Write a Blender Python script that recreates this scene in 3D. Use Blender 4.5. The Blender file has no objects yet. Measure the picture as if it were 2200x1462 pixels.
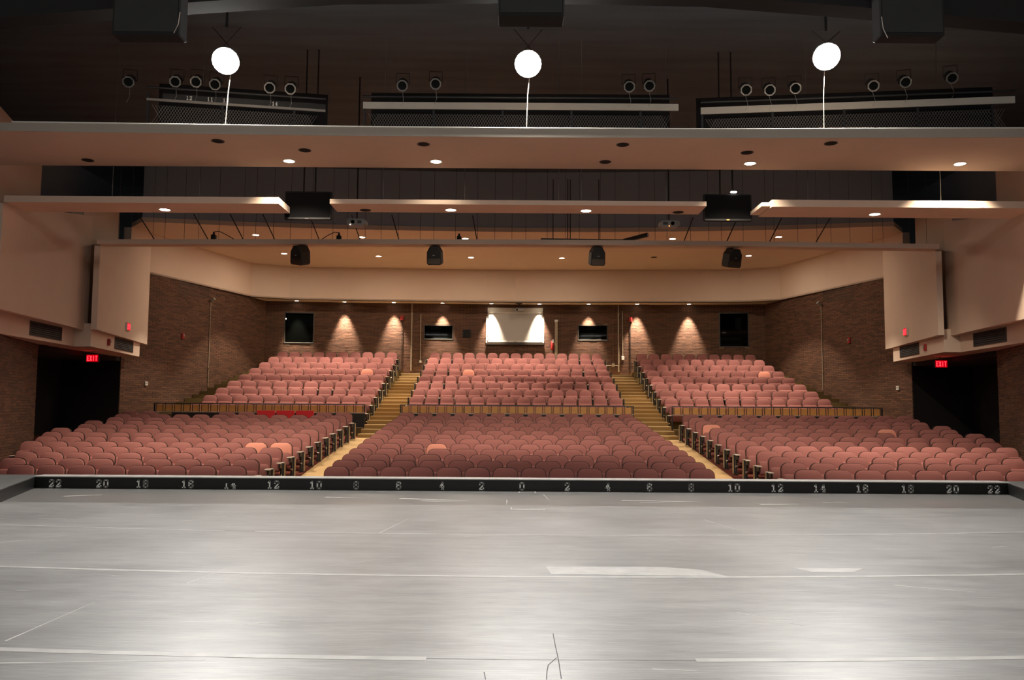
import bpy, math, random
from mathutils import Matrix, Vector
random.seed(7)
SC = bpy.context.scene
COL = SC.collection
PI = math.pi

# ------------------------------------------------------------------ camera, world, exposure
cam_d = bpy.data.cameras.new('camera'); cam = bpy.data.objects.new('camera', cam_d); COL.objects.link(cam)
cam_d.sensor_width = 36.0; cam_d.lens = 1800 / 2200 * 36.0; cam_d.clip_end = 200
pitch = math.atan(141 / 1800)
cam.matrix_world = (Matrix.Translation((-0.147, -12.0, 1.22)) @ Matrix.Rotation(PI/2 + pitch, 4, 'X')
                    @ Matrix.Rotation(math.radians(0.38), 4, 'Z'))
SC.camera = cam
SC.view_settings.view_transform = 'Standard'; SC.view_settings.look = 'None'
SC.view_settings.gamma = 1.0; SC.view_settings.use_curve_mapping = False
SC.view_settings.exposure = 0.0
SC.cycles.use_denoising = True
SC.cycles.sample_clamp_indirect = 6.0
w = bpy.data.worlds.new('world'); SC.world = w; w.use_nodes = True
w.node_tree.nodes['Background'].inputs[0].default_value = (0.9, 0.85, 0.78, 1)
w.node_tree.nodes['Background'].inputs[1].default_value = 0.17

P_HOUSE = 560.0      # audience downlights in the front panels
P_REAR = 1250.0      # audience downlights in the rear ceiling
P_WALL = 2100.0       # wall washers
P_SCOOP = 2000.0     # stage scoops
WARM = (1.0, 0.84, 0.65)

def lamp(name, kind, loc, energy, color, target=None, size=0.1, angle=90, blend=0.5, parent=None):
    d = bpy.data.lights.new(name, kind); d.energy = energy; d.color = color
    if kind == 'SPOT':
        d.spot_size = math.radians(angle); d.spot_blend = blend; d.shadow_soft_size = size
    elif kind == 'AREA':
        d.shape = 'DISK'; d.size = size
    else:
        d.shadow_soft_size = size
    o = bpy.data.objects.new(name, d); COL.objects.link(o); o.location = loc
    if target is not None:
        o.rotation_euler = (Vector(target) - Vector(loc)).to_track_quat('-Z', 'Y').to_euler()
    if parent is not None:
        o.location = Vector(loc) - parent.location; o.parent = parent
    return o

# added fill lamps over the stage, unseen, behind and above the camera
for x in (-4.5, 0.0, 4.5):
    d = bpy.data.lights.new('stage_fill_light', 'AREA'); d.shape = 'RECTANGLE'; d.size = 4.0; d.size_y = 0.9
    d.energy = 110; d.color = (1.0, 0.97, 0.93)
    o = bpy.data.objects.new('stage_fill_light', d); COL.objects.link(o); o.location = (x, -13.0, 7.6)
    o.rotation_euler = (Vector((x*0.8, 2, 0)) - Vector(o.location)).to_track_quat('-Z', 'Y').to_euler()

# ------------------------------------------------------------------ materials
MATS = {}
def nodes_of(name):
    m = bpy.data.materials.new(name); m.use_nodes = True
    nt = m.node_tree; return m, nt, nt.nodes['Principled BSDF']
def mat(name, col, rough=0.7, metal=0.0, noise=0.0, scale=8.0, island=0.0, objrand=0.0, spec=0.5, bump=0.0, bscale=60.0, stretch=None):
    if name in MATS: return MATS[name]
    m, nt, b = nodes_of(name)
    b.inputs['Roughness'].default_value = rough; b.inputs['Metallic'].default_value = metal
    b.inputs['Specular IOR Level'].default_value = spec
    c = nt.nodes.new('ShaderNodeRGB'); c.outputs[0].default_value = (*col, 1); out = c.outputs[0]
    tc = nt.nodes.new('ShaderNodeTexCoord'); vec = tc.outputs['Object']
    if stretch:
        mp = nt.nodes.new('ShaderNodeMapping'); mp.inputs['Scale'].default_value = stretch
        nt.links.new(vec, mp.inputs['Vector']); vec = mp.outputs['Vector']
    def vary(out, val, amt):
        mr = nt.nodes.new('ShaderNodeMapRange'); mr.inputs['To Min'].default_value = 1 - amt; mr.inputs['To Max'].default_value = 1 + amt
        nt.links.new(val, mr.inputs['Value'])
        h = nt.nodes.new('ShaderNodeHueSaturation'); nt.links.new(out, h.inputs['Color']); nt.links.new(mr.outputs[0], h.inputs['Value'])
        return h.outputs[0]
    if noise:
        n = nt.nodes.new('ShaderNodeTexNoise'); n.inputs['Scale'].default_value = scale; n.inputs['Detail'].default_value = 4
        nt.links.new(vec, n.inputs['Vector']); out = vary(out, n.outputs['Fac'], noise)
    if island:
        g = nt.nodes.new('ShaderNodeNewGeometry'); out = vary(out, g.outputs['Random Per Island'], island)
    if objrand:
        g = nt.nodes.new('ShaderNodeObjectInfo'); out = vary(out, g.outputs['Random'], objrand)
    nt.links.new(out, b.inputs['Base Color'])
    if bump:
        n = nt.nodes.new('ShaderNodeTexNoise'); n.inputs['Scale'].default_value = bscale; nt.links.new(vec, n.inputs['Vector'])
        bp = nt.nodes.new('ShaderNodeBump'); bp.inputs['Strength'].default_value = bump; bp.inputs['Distance'].default_value = 0.01
        nt.links.new(n.outputs['Fac'], bp.inputs['Height']); nt.links.new(bp.outputs[0], b.inputs['Normal'])
    MATS[name] = m; return m
def glow(name, col, strength):
    if name in MATS: return MATS[name]
    m, nt, b = nodes_of(name)
    b.inputs['Base Color'].default_value = (*col, 1)
    b.inputs['Emission Color'].default_value = (*col, 1); b.inputs['Emission Strength'].default_value = strength
    MATS[name] = m; return m

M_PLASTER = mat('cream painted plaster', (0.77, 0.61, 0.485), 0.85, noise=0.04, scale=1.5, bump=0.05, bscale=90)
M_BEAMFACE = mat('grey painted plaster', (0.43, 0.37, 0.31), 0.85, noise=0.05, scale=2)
M_BLACK = mat('black paint', (0.022, 0.022, 0.023), 0.8, noise=0.25, scale=3)
M_DECK = mat('black ceiling boards', (0.075, 0.098, 0.122), 0.75, noise=0.5, scale=1.2, stretch=(0.25, 2.2, 1))
M_UPPER = mat('glare lifted black upper wall', (0.38, 0.44, 0.52), 0.95)  # black surfaces lifted to blue-grey; veiling glare is put into the colour
M_VOID = mat('black velour', (0.012, 0.011, 0.012), 0.95)
M_MORTAR = mat('pale mortar', (0.30, 0.215, 0.135), 0.9, noise=0.1, scale=9)
M_BRICK = mat('brown red brick', (0.108, 0.048, 0.026), 0.85, noise=0.22, scale=11, island=0.34)
M_BRICK1 = mat('brown red single brick', (0.108, 0.048, 0.026), 0.85, noise=0.22, scale=11, objrand=0.34)
M_FABRIC = mat('maroon seat fabric', (0.35, 0.14, 0.126), 0.9, noise=0.10, scale=260, island=0.13, objrand=0.05, spec=0.2, bump=0.15, bscale=300)
M_SALMON = mat('faded salmon seat fabric', (0.75, 0.31, 0.23), 0.9, noise=0.08, scale=260, spec=0.2)
M_REDCLOTH = mat('bright red cloth', (0.62, 0.03, 0.035), 0.85, noise=0.1, scale=40, spec=0.2)
M_SHELL = mat('dark brown plastic shell', (0.055, 0.032, 0.026), 0.5, spec=0.4)
M_ARM = mat('pale worn armrest', (0.62, 0.53, 0.45), 0.35)
M_STEEL = mat('black enamelled steel', (0.018, 0.018, 0.019), 0.45)
M_CHROME = mat('chrome', (0.85, 0.83, 0.8), 0.15, metal=1.0)
M_ENDP = mat('beige laminate end panel', (0.36, 0.28, 0.18), 0.5)
M_CARPET = mat('dark red carpet', (0.16, 0.045, 0.032), 0.95, noise=0.25, scale=20, spec=0.1)
M_TAN = mat('tan aisle carpet', (0.66, 0.44, 0.22), 0.95, noise=0.08, scale=25, spec=0.1)
M_STEP = mat('gold brown stair carpet', (0.34, 0.215, 0.085), 0.95, noise=0.12, scale=18, spec=0.1)
M_NOSE = mat('light stair nosing', (0.62, 0.44, 0.23), 0.8)
M_OLIVE = mat('olive brown carpet', (0.15, 0.105, 0.045), 0.95, noise=0.15, scale=14, spec=0.1)
M_WOOD = mat('honey oak panel', (0.72, 0.37, 0.11), 0.45, noise=0.2, scale=5, stretch=(1, 1, 14))
M_TV = mat('matt black monitor screen', (0.008, 0.008, 0.009), 0.75, spec=0.1)
M_GLASS = mat('dark window glass', (0.001, 0.0012, 0.001), 0.03, spec=0.12)
M_FRAME = mat('dark bronze frame', (0.05, 0.036, 0.026), 0.45)
M_SILL = mat('brushed metal sill', (0.55, 0.5, 0.42), 0.3, metal=0.6)
M_SCREEN = mat('white screen cloth', (0.50, 0.47, 0.43), 0.9)
M_WHITE = mat('white painted metal', (0.72, 0.69, 0.62), 0.5)
M_PIPE = mat('painted conduit', (0.36, 0.29, 0.2), 0.6)
M_PIPED = mat('brown painted conduit', (0.2, 0.11, 0.06), 0.6)
M_PIPEK = mat('black conduit', (0.03, 0.02, 0.015), 0.6)
M_RED = mat('red painted metal', (0.42, 0.02, 0.02), 0.5)
M_GRILL = mat('dark vent grille', (0.03, 0.03, 0.03), 0.6)
M_GREY = mat('grey plastic', (0.28, 0.26, 0.24), 0.5)
M_SPK = mat('charcoal speaker cabinet', (0.028, 0.024, 0.02), 0.6)
M_ALU = mat('spun aluminium', (0.7, 0.7, 0.68), 0.35, metal=0.8)
M_BOARD = mat('off white board', (0.6, 0.55, 0.48), 0.7, noise=0.08, scale=3)
M_TAPE = mat('pale floor tape', (0.40, 0.39, 0.375), 0.45, noise=0.35, scale=7)
M_SCUFF = mat('white scuff', (0.5, 0.49, 0.46), 0.6, noise=0.3, scale=6)
M_NUM = mat('white stencil paint', (0.92, 0.90, 0.86), 0.7, noise=0.12, scale=40)
M_WIRE = mat('steel wire', (0.2, 0.19, 0.18), 0.5)
M_CABLE = mat('black cable', (0.01, 0.009, 0.009), 0.7)
M_CURB = mat('black stage edge paint', (0.007, 0.007, 0.007), 0.45, noise=0.4, scale=4)
M_CURBTOP = mat('worn grey stage edge', (0.40, 0.375, 0.35), 0.55, noise=0.2, scale=5)
M_LENS = glow('lit downlight lamp', (1.0, 0.86, 0.66), 14.0)
M_SCOOPG = glow('lit scoop lamp', (1.0, 0.97, 0.90), 750.0)
M_EXIT = glow('red exit letters', (1.0, 0.02, 0.03), 5.0)
M_EXITB = glow('red exit glow face', (0.8, 0.0, 0.01), 0.55)
M_LED = glow('orange standby light', (1.0, 0.25, 0.04), 6.0)

def floor_mat(name, base, spread, rough):
    m, nt, b = nodes_of(name); L = nt.links.new
    tc = nt.nodes.new('ShaderNodeTexCoord')
    def noise(scale, st, detail=6):
        mp = nt.nodes.new('ShaderNodeMapping'); mp.inputs['Scale'].default_value = st; L(tc.outputs['Object'], mp.inputs['Vector'])
        n = nt.nodes.new('ShaderNodeTexNoise'); n.inputs['Scale'].default_value = scale; n.inputs['Detail'].default_value = detail
        n.inputs['Roughness'].default_value = 0.65; L(mp.outputs[0], n.inputs['Vector']); return n.outputs['Fac']
    a = noise(2.2, (0.55, 3.2, 1)); c = noise(14.0, (0.38, 4.5, 1)); d = noise(0.6, (1, 1, 1), 3)
    mx = nt.nodes.new('ShaderNodeMix'); mx.inputs['Factor'].default_value = 0.5; L(a, mx.inputs['A']); L(c, mx.inputs['B'])
    mx2 = nt.nodes.new('ShaderNodeMix'); mx2.inputs['Factor'].default_value = 0.3; L(mx.outputs[0], mx2.inputs['A']); L(d, mx2.inputs['B'])
    r = nt.nodes.new('ShaderNodeValToRGB'); r.color_ramp.elements[0].position = 0.36; r.color_ramp.elements[1].position = 0.62
    r.color_ramp.elements[0].color = tuple(v*(1-spread) for v in base) + (1,); r.color_ramp.elements[1].color = tuple(v*(1+spread) for v in base) + (1,)
    L(mx2.outputs[0], r.inputs[0])
    # fine scratches: thresholded, stretched noise
    s = noise(3.0, (0.5, 22.0, 1), 3)
    cr = nt.nodes.new('ShaderNodeValToRGB'); cr.color_ramp.elements[0].position = 0.62; cr.color_ramp.elements[1].position = 0.72
    L(s, cr.inputs[0])
    mc = nt.nodes.new('ShaderNodeMix'); mc.data_type = 'RGBA'; mc.inputs['B'].default_value = (0.55, 0.54, 0.5, 1)
    mm = nt.nodes.new('ShaderNodeMath'); mm.operation = 'MULTIPLY'; mm.inputs[1].default_value = 0.35; L(cr.outputs[0], mm.inputs[0])
    L(mm.outputs[0], mc.inputs['Factor']); L(r.outputs[0], mc.inputs['A']); L(mc.outputs['Result'], b.inputs['Base Color'])
    mr = nt.nodes.new('ShaderNodeMapRange'); mr.inputs['To Min'].default_value = rough - 0.1; mr.inputs['To Max'].default_value = rough + 0.12
    L(mx.outputs[0], mr.inputs['Value']); L(mr.outputs[0], b.inputs['Roughness'])
    b.inputs['Specular IOR Level'].default_value = 0.65
    bp = nt.nodes.new('ShaderNodeBump'); bp.inputs['Strength'].default_value = 0.12; bp.inputs['Distance'].default_value = 0.004
    L(c, bp.inputs['Height']); L(bp.outputs[0], b.inputs['Normal'])
    return m
M_VINYL = floor_mat('grey stage vinyl', (0.205, 0.203, 0.197), 0.5, 0.37)
M_APRON = floor_mat('dark apron hardboard', (0.15, 0.144, 0.137), 0.22, 0.33)

# ------------------------------------------------------------------ mesh building
class MB:
    def __init__(s): s.v = []; s.f = []; s.m = []
    def add(s, verts, faces, mi=0):
        o = len(s.v); s.v += [tuple(p) for p in verts]; s.f += [tuple(i + o for i in f) for f in faces]; s.m += [mi] * len(faces); return s
    def box(s, x0, x1, y0, y1, z0, z1, mi=0, M=None):
        p = [(x0,y0,z0),(x1,y0,z0),(x1,y1,z0),(x0,y1,z0),(x0,y0,z1),(x1,y0,z1),(x1,y1,z1),(x0,y1,z1)]
        if M is not None: p = [tuple(M @ Vector(q)) for q in p]
        return s.add(p, [(3,2,1,0),(4,5,6,7),(0,1,5,4),(1,2,6,5),(2,3,7,6),(3,0,4,7)], mi)
    def cbox(s, x0, x1, y0, y1, z0, z1, c, mi=0, M=None):
        # box with chamfered vertical and horizontal edges (three stacked rings)
        def ring(d, z): return [(x0+d,y0,z),(x1-d,y0,z),(x1,y0+d,z),(x1,y1-d,z),(x1-d,y1,z),(x0+d,y1,z),(x0,y1-d,z),(x0,y0+d,z)]
        def ins(r, e):
            cx, cy = (x0+x1)/2, (y0+y1)/2; kx = 1 - 2*e/(x1-x0); ky = 1 - 2*e/(y1-y0)
            return [(cx+(x-cx)*kx, cy+(y-cy)*ky, z) for x, y, z in r]
        rings = [ins(ring(c, z0), c), ring(c, z0+c), ring(c, z1-c), ins(ring(c, z1), c)]
        p = [q for r in rings for q in r]
        if M is not None: p = [tuple(M @ Vector(q)) for q in p]
        f = [tuple(range(7,-1,-1)), tuple(range(24,32))]
        for k in range(3):
            for i in range(8): f.append((k*8+i, k*8+(i+1)%8, k*8+8+(i+1)%8, k*8+8+i))
        return s.add(p, f, mi)
    def prism(s, poly, z0, z1, mi=0):
        # poly: xy points; z0/z1 numbers or lists
        n = len(poly); a = z0 if isinstance(z0, (list, tuple)) else [z0]*n; b = z1 if isinstance(z1, (list, tuple)) else [z1]*n
        area = sum(poly[i][0]*poly[(i+1)%n][1] - poly[(i+1)%n][0]*poly[i][1] for i in range(n))
        if area < 0: poly = poly[::-1]; a = a[::-1]; b = b[::-1]
        p = [(x,y,a[i]) for i,(x,y) in enumerate(poly)] + [(x,y,b[i]) for i,(x,y) in enumerate(poly)]
        f = [tuple(range(n-1,-1,-1)), tuple(range(n,2*n))] + [(i,(i+1)%n,n+(i+1)%n,n+i) for i in range(n)]
        return s.add(p, f, mi)
    def ring(s, pts, r, n=6, mi=0, cap=True):
        # tube along a polyline; r number or list
        P = [Vector(q) for q in pts]; R = r if isinstance(r, (list, tuple)) else [r]*len(P); o = []
        up = Vector((0.123, 0.05, 1)).normalized()
        for i, q in enumerate(P):
            d = (P[min(i+1,len(P)-1)] - P[max(i-1,0)]).normalized()
            a = d.cross(up)
            if a.length < 0.2: a = d.cross(Vector((1, 0.1, 0)))
            a.normalize(); b = d.cross(a)
            o += [tuple(q + (a*math.cos(2*PI*k/n) + b*math.sin(2*PI*k/n))*R[i]) for k in range(n)]
        f = [(i*n+k, i*n+n+k, i*n+n+(k+1)%n, i*n+(k+1)%n) for i in range(len(P)-1) for k in range(n)]
        if cap: f += [tuple(range(n)), tuple(range(len(o)-1, len(o)-n-1, -1))]
        return s.add(o, f, mi)
    def extrude(s, poly, M, d0, d1, bev=0.0, mi=0):
        # 2D outline (u,v) placed by matrix M in its local XZ plane, thickness along local Y from d0 to d1 (front d0)
        n = len(poly); cx = sum(p[0] for p in poly)/n; cz = sum(p[1] for p in poly)/n
        def sh(e): return [(cx+(u-cx)*(1-e/max(abs(u-cx),.05)*(1 if abs(u-cx)>.05 else abs(u-cx)/.05)), cz+(v-cz)*(1-e/max(abs(v-cz),.05)*(1 if abs(v-cz)>.05 else abs(v-cz)/.05))) for u,v in poly]
        if bev: layers = [(sh(bev), d0), (poly, d0+bev*0.8), (poly, d1)]
        else: layers = [(poly, d0), (poly, d1)]
        p = [tuple(M @ Vector((u, d, v))) for L, d in layers for u, v in L]; k = len(layers)
        f = [tuple(range(n)), tuple(range(k*n-1, (k-1)*n-1, -1))]
        for j in range(k-1): f += [(j*n+(i+1)%n, j*n+i, j*n+n+i, j*n+n+(i+1)%n) for i in range(n)]
        return s.add(p, f, mi)
    def xform(s, M): s.v = [tuple(M @ Vector(q)) for q in s.v]; return s
    def mesh(s, name, mats, smooth=False):
        me = bpy.data.meshes.new(name); me.from_pydata(s.v, [], s.f)
        for m in (mats if isinstance(mats, (list, tuple)) else [mats]): me.materials.append(m)
        if any(s.m): me.polygons.foreach_set('material_index', s.m)
        if smooth:
            me.polygons.foreach_set('use_smooth', [True]*len(s.f))
            me.set_sharp_from_angle(angle=math.radians(38))
        me.update(); return me

def put(name, me, parent=None, loc=None):
    o = bpy.data.objects.new(name, me); COL.objects.link(o)
    if parent is not None: o.parent = parent
    if loc is not None: o.location = loc
    return o
def part(name, mb, mats, root, smooth=False, label=None, kind=None):
    # geometry in world coordinates, hung under root (an unrotated Empty or mesh object)
    off = Vector((0,0,0)); r = root
    while r is not None: off += r.location; r = r.parent
    mb.v = [(x-off.x, y-off.y, z-off.z) for x, y, z in mb.v]
    o = put(name, mb.mesh(name, mats, smooth), root)
    if label: o['label'] = label
    if kind: o['kind'] = kind
    return o
def tag(o, label=None, cat=None, group=None, kind=None):
    if label: o['label'] = label
    if cat: o['category'] = cat
    if group: o['group'] = group
    if kind: o['kind'] = kind
    return o
def thing(name, label, cat, loc, group=None):
    o = bpy.data.objects.new(name, None); COL.objects.link(o); o.location = loc; o.empty_display_size = 0.1
    return tag(o, label, cat, group)
def struct(name, mb, mats, smooth=False, label=None):
    o = put(name, mb.mesh(name, mats, smooth)); o['kind'] = 'structure'
    if label: o['label'] = label
    return o
ORD = ['first','second','third','fourth','fifth','sixth','seventh','eighth','ninth','tenth','eleventh','twelfth','thirteenth','fourteenth','fifteenth','sixteenth']
def lerp(a, b, t): return a + (b-a)*t

# stroke lettering (block capitals and digits)
GL = {
 '0': [[(.2,0),(.8,0),(1,.15),(1,.85),(.8,1),(.2,1),(0,.85),(0,.15),(.2,0)]],
 '1': [[(.15,.82),(.5,1),(.5,0)],[(.15,0),(.85,0)]],
 '2': [[(0,.72),(0,.85),(.2,1),(.8,1),(1,.85),(1,.66),(.05,.1)],[(0,0),(1,0)],[(1,0),(1,.2)]],
 '3': [[(0,.85),(.2,1),(.8,1),(1,.85),(1,.62),(.8,.52),(.4,.52)],[(.8,.52),(1,.4),(1,.15),(.8,0),(.2,0),(0,.15)]],
 '4': [[(.72,0),(.72,1),(0,.35),(1,.35)],[(.5,0),(.95,0)]],
 '6': [[(1,.82),(.8,1),(.2,1),(0,.85),(0,.15),(.2,0),(.8,0),(1,.15),(1,.42),(.8,.55),(.05,.55)]],
 '8': [[(.2,.53),(.03,.65),(.03,.87),(.2,1),(.8,1),(.97,.87),(.97,.65),(.8,.53),(.2,.53),(0,.4),(0,.14),(.2,0),(.8,0),(1,.14),(1,.4),(.8,.53)]],
 'E': [[(1,1),(0,1),(0,0),(1,0)],[(0,.5),(.8,.5)]], 'X': [[(0,0),(1,1)],[(0,1),(1,0)]], 'I': [[(.5,0),(.5,1)]], 'T': [[(0,1),(1,1)],[(.5,1),(.5,0)]],
}
def glyph(mb, ch, u0, v0, wd, ht, st, M, th=0.004, mi=0, clip=None):
    for line in GL[ch]:
        for (a, b), (c, d) in zip(line[:-1], line[1:]):
            A = Vector((u0 + st/2 + a*(wd-st), v0 + st/2 + b*(ht-st))); B = Vector((u0 + st/2 + c*(wd-st), v0 + st/2 + d*(ht-st)))
            if clip is not None:
                lo, hi = v0 + clip[0]*ht, v0 + clip[1]*ht
                if (A.y < lo and B.y < lo) or (A.y > hi and B.y > hi): continue
                if A.y != B.y:
                    def cut(P, Q):
                        if P.y < lo: t = (lo-P.y)/(Q.y-P.y); return P.lerp(Q, t)
                        if P.y > hi: t = (hi-P.y)/(Q.y-P.y); return P.lerp(Q, t)
                        return P
                    A, B = cut(A, B), cut(B, A)
            d2 = (B-A)
            if d2.length < 1e-5: continue
            d2.normalize(); nrm = Vector((-d2.y, d2.x))*st/2; e = d2*st*0.42
            q = [A-e+nrm, A-e-nrm, B+e-nrm, B+e+nrm]
            mb.extrude([(p.x, p.y) for p in q], M, -th, 0, 0, mi)
def text_mb(txt, wd, ht, st, gap, M, th=0.004, clip=None):
    mb = MB(); n = len(txt); tot = n*wd + (n-1)*gap
    for i, ch in enumerate(txt): glyph(mb, ch, -tot/2 + i*(wd+gap), 0, wd, ht, st, M, th, 0, clip)
    return mb

# ================================================================== STAGE
bow = lambda x, yc: yc + 0.016*x*x
stage = struct('floor_stage', MB().box(-13, 13, -16, 0.15, -0.4, -0.004), M_APRON, label='dark hardboard stage floor')
def strip(y0, y1, xs, z0, z1, yfun=bow):
    mb = MB()
    for a, b in zip(xs[:-1], xs[1:]):
        mb.prism([(a, yfun(a,y0)), (b, yfun(b,y0)), (b, yfun(b,y1)), (a, yfun(a,y1))], z0, z1)
    return mb
XS = [-9 + 0.75*i for i in range(25)]
seams = [-1.62, -3.96, -5.90, -7.86, -9.85, -11.85, -13.85]
straight = lambda x, yc: yc
for i, (a, b) in enumerate(zip(seams[1:], seams[:-1])):
    mb = MB()
    for x0, x1 in zip(XS[:-1], XS[1:]):
        f1 = straight if i == 0 else bow
        mb.prism([(x0, bow(x0,a)+.003), (x1, bow(x1,a)+.003), (x1, f1(x1,b)-.003), (x0, f1(x0,b)-.003)], -0.004, 0.0)
    part('vinyl_strip', mb, M_VINYL, stage)
for yc, x0, x1, wd in ((-3.95,-6.2,-2.9,.03),(-3.95,-2.6,6.5,.035),(-5.9,-6.2,6.4,.05),(-7.86,-6.0,-.55,.06),(-7.86,.75,5.0,.055)):
    xs = [x0 + (x1-x0)*i/12 for i in range(13)]
    part('tape_line', strip(yc-wd/2, yc+wd/2, xs, 0.0, 0.0012), M_TAPE, stage)
part('tape_patch', MB().prism([(.12,-5.52),(1.02,-5.5),(1.28,-5.6),(1.42,-5.84),(.15,-5.80)], 0.0, 0.0009), M_TAPE, stage)
part('tape_patch', MB().prism([(2.0,-5.5),(2.55,-5.5),(2.42,-5.64),(2.1,-5.66)], 0.0, 0.0009), M_TAPE, stage)
fr = MB()
for (a, b, c, d) in ((-.14,.25,-2.02,-1.985),(-.15,-.135,-2.02,-1.8),(.24,.255,-2.02,-1.95)): fr.box(a, b, c, d, 0.0, 0.0015)
part('spike_mark', fr, M_SCUFF, stage)
fr = MB()
for (a, b, c, d) in ((-.04,.2,-.17,-.155),(-.04,.2,.03,.045),(-.04,-.025,-.17,.045),(.185,.2,-.17,.045)): fr.box(a, b, c, d, -.003, 0.0015)
part('floor_hatch_rim', fr, M_TAPE, stage)
sc = MB()
def scuff(x0, y0, x1, y1, wd):
    d = Vector((x1-x0, y1-y0)); n = Vector((-d.y, d.x)).normalized()*wd/2; z = -.003 if max(y0,y1) > -1.6 else 0.0
    sc.prism([(x0+n.x,y0+n.y),(x1+n.x*.3,y1+n.y*.3),(x1-n.x*.3,y1-n.y*.3),(x0-n.x,y0-n.y)], z, z+0.0008)
for a in ((-2.73,-7.6,-2.7,-6.75,.012),(-2.35,-6.2,-2.25,-5.6,.01),(-2.1,-6.0,-1.9,-5.55,.008),(-4.6,-4.6,-4.2,-4.1,.012),(-3.6,-3.2,-2.9,-2.4,.01),(-1.4,-3.9,-1.25,-2.9,.012),
          (1.95,-2.8,2.2,-3.9,.012),(2.5,-6.1,2.95,-6.3,.02),(4.3,-4.8,4.62,-4.78,.03),(-6.0,-.9,-5.6,-.7,.06),
          (-1.6,-.9,-.7,-1.1,.07),(-2.6,-.8,-2.1,-.85,.05),(-1.3,-1.15,-.9,-1.2,.06),(1.3,-.95,2.3,-1.05,.05),(1.5,-1.2,2.2,-1.0,.03),(3.0,-1.3,3.5,-1.25,.06),(3.9,-1.0,4.2,-1.05,.04),
          (-.2,-1.0,-.2,-1.5,.012),(.3,-.3,.35,-1.0,.012),(-3.0,-8.0,-1.6,-7.9,.02),(-1.7,-5.7,-1.0,-5.1,.01),(1.2,-6.9,1.5,-7.2,.012)): scuff(*a)
for i in range(70):
    x = random.uniform(-6, 6); y = random.uniform(-8.2, -.5); l = random.uniform(.05, .35); a = random.gauss(0, .5)
    scuff(x, y, x + l*math.cos(a), y + l*.6*math.sin(a), random.uniform(.004, .014))
part('scuff_marks', sc, M_SCUFF, stage, kind='stuff')

cr = MB()
for line in ([(0.084, -7.39), (0.084, -7.617), (0.087, -7.868), (0.084, -8.142)], [(0.08, -7.823), (0.034, -7.941), (0.024, -8.038), (0.017, -8.15)], [(-0.265, -8.051), (-0.255, -8.156)]):
    for (xa, ya), (xb, yb_) in zip(line[:-1], line[1:]):
        d = Vector((xb-xa, yb_-ya)); n = Vector((-d.y, d.x)).normalized()*.0022
        cr.prism([(xa+n.x,ya+n.y),(xb+n.x,yb_+n.y),(xb-n.x,yb_-n.y),(xa-n.x,ya-n.y)], 0.0, 0.0006)
part('floor_crack', cr, mat('dark floor crack', (0.05, 0.05, 0.048), 0.8), stage, kind='stuff')

# raised edge at the front of the stage with painted distance numbers
curb = struct('trim_1', MB().box(-7.02, 7.02, 0.15, 0.46, -0.3, 0.152), M_CURB, label='black raised stage edge with stencilled numbers')
part('edge_cap', MB().box(-7.02, 7.02, 0.148, 0.46, 0.152, 0.164), M_CURBTOP, curb)
NX = [-6.69,-6.01,-5.44,-4.79,-4.18,-3.56,-2.95,-2.37,-1.76,-1.14,-.57,.01,.66,1.24,1.84,2.44,3.05,3.67,4.28,4.89,5.54,6.19,6.78]
for i, x in enumerate(NX):
    n = abs(22 - 2*i); t = str(n)
    M = Matrix.Translation((x, 0.15, 0.008 if i != 4 else 0.003))
    clip = (0, .62) if i == 4 else ((.0, .38) if i == 18 else None)
    mb = text_mb(t, 0.072, 0.114, 0.019, 0.028, M, 0.003, clip)
    if i == 18:
        m2 = text_mb(t, 0.072, 0.114, 0.019, 0.028, M, 0.003, (.58, 1)); mb.add(m2.v, m2.f)
    part('painted_number', mb, M_NUM, curb)
# raised side aprons left and right of the acting area
for s in (-1, 1):
    n = 'trim_2' if s < 0 else 'trim_3'
    poly = [(s*6.98,.15),(s*6.60,-1.0),(s*5.6,-4.0),(s*13,-4.0),(s*13,.42),(s*7.02,.42)]
    side = struct(n, MB().prism(poly, -0.3, 0.15), M_CURB, label='raised side apron beside the stage')
    part('side_apron_top', MB().prism(poly, 0.15, 0.162), mat('dark grey side apron top', (0.095, 0.095, 0.092), 0.5, noise=0.3, scale=3), side)

# ================================================================== AUDITORIUM FLOOR
FL0, SL = -0.825, 0.1112
def fz(y): return min(FL0 + (y-4.85)*SL, FL0 + 9.0*SL)
mb = MB(); ys = [0.42, 13.85, 16.25]
for a, b in zip(ys[:-1], ys[1:]):
    mb.prism([(-16,a),(16,a),(16,b),(-16,b)], [fz(a)-.3]*2+[fz(b)-.3]*2, [fz(a)]*2+[fz(b)]*2)
floor = struct('floor', mb, M_CARPET, label='sloping dark red carpeted auditorium floor')
for s in (-1, 1):
    mb = MB(); xa, xb = (s*3.98, s*5.06)
    for a, b in zip(ys[:-1], (13.85, 14.45)):
        mb.prism([(xa,a),(xb+s*.12*(a<5),a),(xb,b),(xa,b)], [fz(a)-.05]*2+[fz(b)-.05]*2, [fz(a)+.006]*2+[fz(b)+.006]*2)
    part('aisle_carpet', mb, M_TAN, floor)

# walls: plan lines
def wl(y): return 12.9 - (y-17.2)*0.242          # half width of the raked rear side walls
BACK = [(-11.05,24.85),(-7.6,25.3),(0,25.65),(7.6,25.3),(11.05,24.85)]
def yb(x):
    for (x0,y0),(x1,y1) in zip(BACK[:-1], BACK[1:]):
        if x0 <= x <= x1: return lerp(y0, y1, (x-x0)/(x1-x0))
    return BACK[0][1]

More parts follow.
